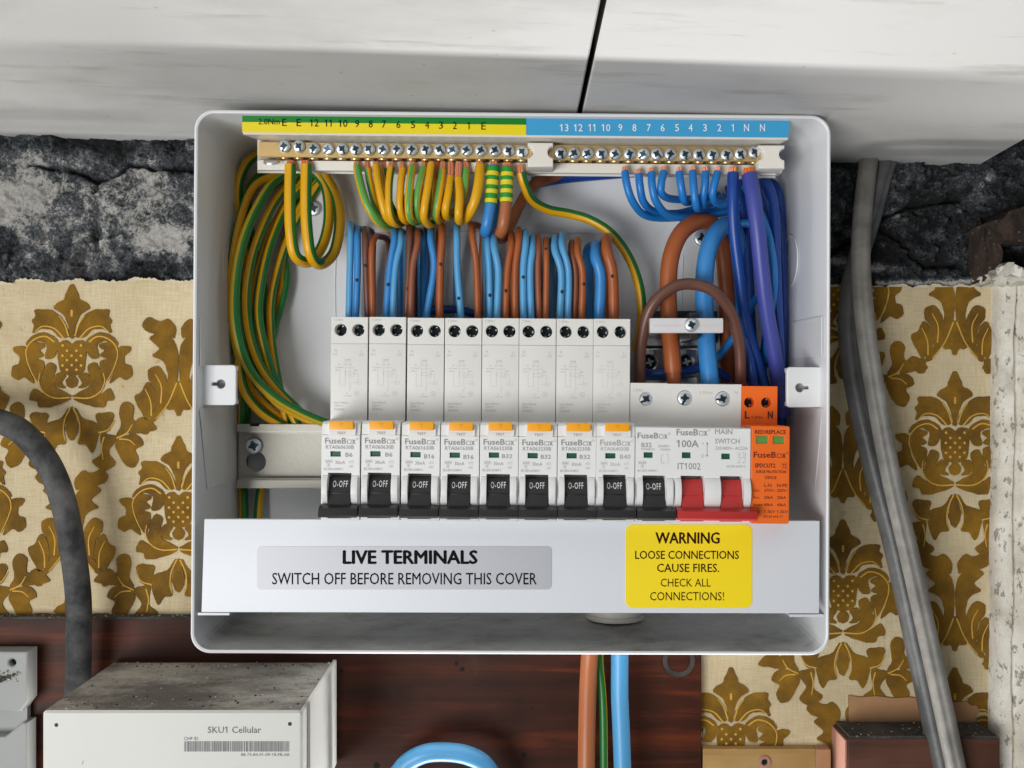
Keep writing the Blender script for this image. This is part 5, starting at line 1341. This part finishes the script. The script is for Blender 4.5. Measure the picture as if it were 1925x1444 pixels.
for nm, x, y, r in (('back_screw', 590, 392, 0.0042), ('back_screw', 1320, 448, 0.0046)):
    o = place(nm, pan_screw_mesh(nm, r, 0.0016, K['zinc']), cu, P(x, y, BK+0.0002) - cu.location); place('recess_or_glint', cross_mesh('recess_or_glint', r, 0.0016, K['zinc_dark'], slot=0), o)

# ------------------------------------------------------------------ cables outside the box
cable('tail_cable', 'tan brown tail hanging below the fuse box over the mahogany board', 'cable', [(1112,1200,.036),(1108,1240,.036),(1105,1300,.034),(1103,1380,.032),(1102,1470,.032),(1101,1560,.032),(1100,1800,.032)], 16.2, K['tan_brown'], None, None, 20)
cable('earth_cable', 'thin green and yellow cable hanging between the brown and blue tails', 'cable', [(1126,1200,.030),(1127,1250,.030),(1131,1290,.030),(1134,1340,.030),(1135,1430,.030),(1135,1540,.030),(1134,1800,.028)], 7.6, GY, (95, 42))
cable('tail_cable', 'sky blue tail hanging below the fuse box right of the brown one', 'cable', [(1165,1200,.036),(1165,1240,.036),(1165,1310,.036),(1168,1380,.036),(1171,1470,.036),(1173,1560,.036),(1175,1800,.036)], 16.4, K['sky'], None, None, 20)
cable('tail_cable', 'blue cable arching up at the bottom edge of the photo', 'cable', [(722,1800,.030),(726,1520,.032),(752,1450,.034),(790,1420,.036),(836,1414,.036),(884,1422,.036),(918,1448,.034),(944,1520,.032),(950,1800,.030)], 17.5, K['sky'], None, None, 18)
cable('sheathed_cable', 'light grey sheathed cable running down the right wallpaper, the front one', 'cable', [(1640,250,.006),(1632,310,.009),(1622,400,.020),(1618,500,.032),(1628,620,.036),(1648,750,.037),(1674,890,.036),(1711,1050,.036),(1749,1220,.036),(1790,1410,.038),(1808,1500,.038),(1866,1800,.038)], 18, K['grey_cable'], None, None, 36, None, 6, groove=-14)
cable('sheathed_cable', 'darker grey sheathed cable tucked left behind the light grey one', 'cable', [(1690,250,.002),(1662,318,.004),(1640,400,.008),(1606,510,.016),(1596,580,.018),(1598,660,.020),(1614,760,.022),(1645,890,.024),(1684,1040,.025),(1723,1220,.027),(1764,1410,.029),(1783,1500,.030),(1838,1800,.030)], 19.5, K['grey_cable2'], None, None, 36, groove=25)
cable('supply_cable', 'fat dusty black cable bending down behind the meter on the left', 'cable', [(-300,800,.034),(-120,784,.035),(-60,783,.035),(-10,790,.035),(40,812,.035),(88,868,.035),(118,940,.035),(136,1030,.034),(147,1120,.033),(148,1210,.032),(146,1330,.030)], 23.5, K['black_cable'], None, None, 20)

# ------------------------------------------------------------------ meter and neighbour
mt = thing('smart_meter', 'cream white meter communication box with dusty top and barcode at the bottom left', 'meter', P(330, 1440, 0.015))
MF = 0.100
a, b = P(79, 1560, MF), P(569, 1336, MF)
bm = NB(); box(bm, (a.x, -MF, a.z), (b.x, -0.016, b.z), 0.0028, 0, 3)
bm.normal_update()
for f in bm.faces:
    if f.normal.z > 0.8: f.material_index = 1
obj('meter_case', bm, [K['meter'], K['dusty']], mt, smooth=True)
bm = NB(); box(bm, (b.x-0.0003, -0.090, a.z), (b.x+0.0016, -0.0165, b.z+0.0014), 0.0006); obj('side_flange', bm, K['meter'], mt, smooth=True)
bm = NB(); c = CP(MF+0.00012)
text(bm, 'SKU1 Cellular', (390.5, 1366, 491, 1378), c, 0.004); text(bm, 'CHF ID', (346, 1385.5, 372.5, 1391.5), c); text(bm, '88-73-84-01-09-18-FB-A8', (453, 1416, 543.5, 1421.5), c)
bar2(bm, c, 154, 1437, 157, 1430, 1.0)
mpr = mat('meter_print', (108, 108, 112), 0.6)
obj('lettering', bm, mpr, mt)
bm = NB(); x = 346.5; rnd = random.Random(3)
while x < 543:
    w_ = rnd.choice((0.9, 0.9, 1.4, 2.0)); bar2(bm, c, x+w_/2, 1393.5, x+w_/2, 1413, w_); x += w_ + rnd.choice((0.8, 1.0, 1.0, 1.7))
obj('barcode', bm, mpr, mt)
for x, y in ((106, 1363), (545, 1361)):
    bm = NB(); p = P(x, y, MF); plate(bm, [circ(p.x, p.z, 0.0009, 14)], MF-0.001, MF+0.00006); obj('pin_hole', bm, K['dark'], mt)
# grit on the meter
def grit(name, label, n, fn, smin, smax, parent=None):
    bm = NB()
    for k in range(n):
        p = fn(); s = random.uniform(smin, smax)
        t = bmesh.new(); bmesh.ops.create_icosphere(t, subdivisions=1, radius=s)
        for v in t.verts: v.co *= random.uniform(0.6, 1.3)
        t.transform(Matrix.Scale(random.uniform(0.5, 1.0), 4, (0, 0, 1)))
        merge(bm, t, random.choice((0, 0, 1, 2)), Matrix.Translation(p))
    o = obj(name, bm, [K['debris'], K['soot'], K['oldpaint']], parent); o['kind'] = 'stuff'; 
    if label: o['label'] = label; o['category'] = 'debris'
    return o
grit('grit', 'loose grit and crumbs scattered on the dusty meter top', 260, lambda: Vector((random.uniform(a.x+0.003, b.x-0.002), -random.choice((random.uniform(0.02, 0.098), random.uniform(0.075, 0.096), random.uniform(0.018, 0.03))), b.z + 0.0002)), 0.0002, 0.0007)
grit('grit', 'crumbs lying along the sooty top edge of the mahogany board', 70, lambda: Vector((random.uniform(-0.29, -0.17), -random.uniform(0.008, 0.0125), P(0, 1164, 0.013).z + 0.0012)), 0.0002, 0.0006)
z_ = P(0, 1389, 0.031).z
grit('grit', 'pale crumbs on the sooty top of the reddish wood block', 50, lambda: Vector((random.uniform(P(1600, 0, .031).x, P(1870, 0, .031).x), -random.uniform(0.01, 0.03), z_ + 0.0016)), 0.0002, 0.0006)
co = thing('cut_out', 'grey plastic service fuse casing cut off by the bottom left edge', 'fuse casing', P(20, 1400, 0.013))
bm = NB(); MD = 0.026
a, b = P(-90, 1340, MD), P(51, 1224, MD)
s = (D-MD)/F; f = lambda x, y: ((x-962.5)*s, -(y-722)*s)
plate(bm, [[f(-90, 1338), f(38, 1338), f(52, 1318), f(52, 1225), f(-90, 1225)], circ(*f(23, 1246), 6.5*s, 16)], 0.014, MD, 0.001); obj('upper_case', bm, K['grey_dev'], co, smooth=True)
bm = NB(); plate(bm, [[f(-90, 1560), f(50, 1560), f(50, 1360), f(40, 1360), f(8, 1386), f(-90, 1386)]], 0.014, MD-0.001, 0.001); obj('lower_case', bm, K['grey_dev'], co, smooth=True)
bm = NB(); plate(bm, [[f(-90, 1560), f(38, 1560), f(38, 1330), f(-90, 1330)]], 0.014, MD-0.008); obj('inner_case', bm, K['grey_dev'], co)
bm = NB(); p = f(23, 1246); plate(bm, [circ(*p, 7*s, 16)], MD-0.006, MD-0.004); obj('case_hole', bm, K['dark'], co)
bm = NB(); plate(bm, [[f(-90, 1290), f(20, 1268), f(36, 1262), f(22, 1274), f(0, 1284), f(-90, 1300)]], MD, MD+0.0006); obj('dirt_patch', bm, K['soot'], co)
p0 = P(0, 1275, MD)
grit('grit', 'glinting crumbs on the grey casing in the bottom left corner', 40, lambda: P(random.uniform(-10, 36), random.uniform(1262, 1284), MD+0.0008), 0.0002, 0.0006)
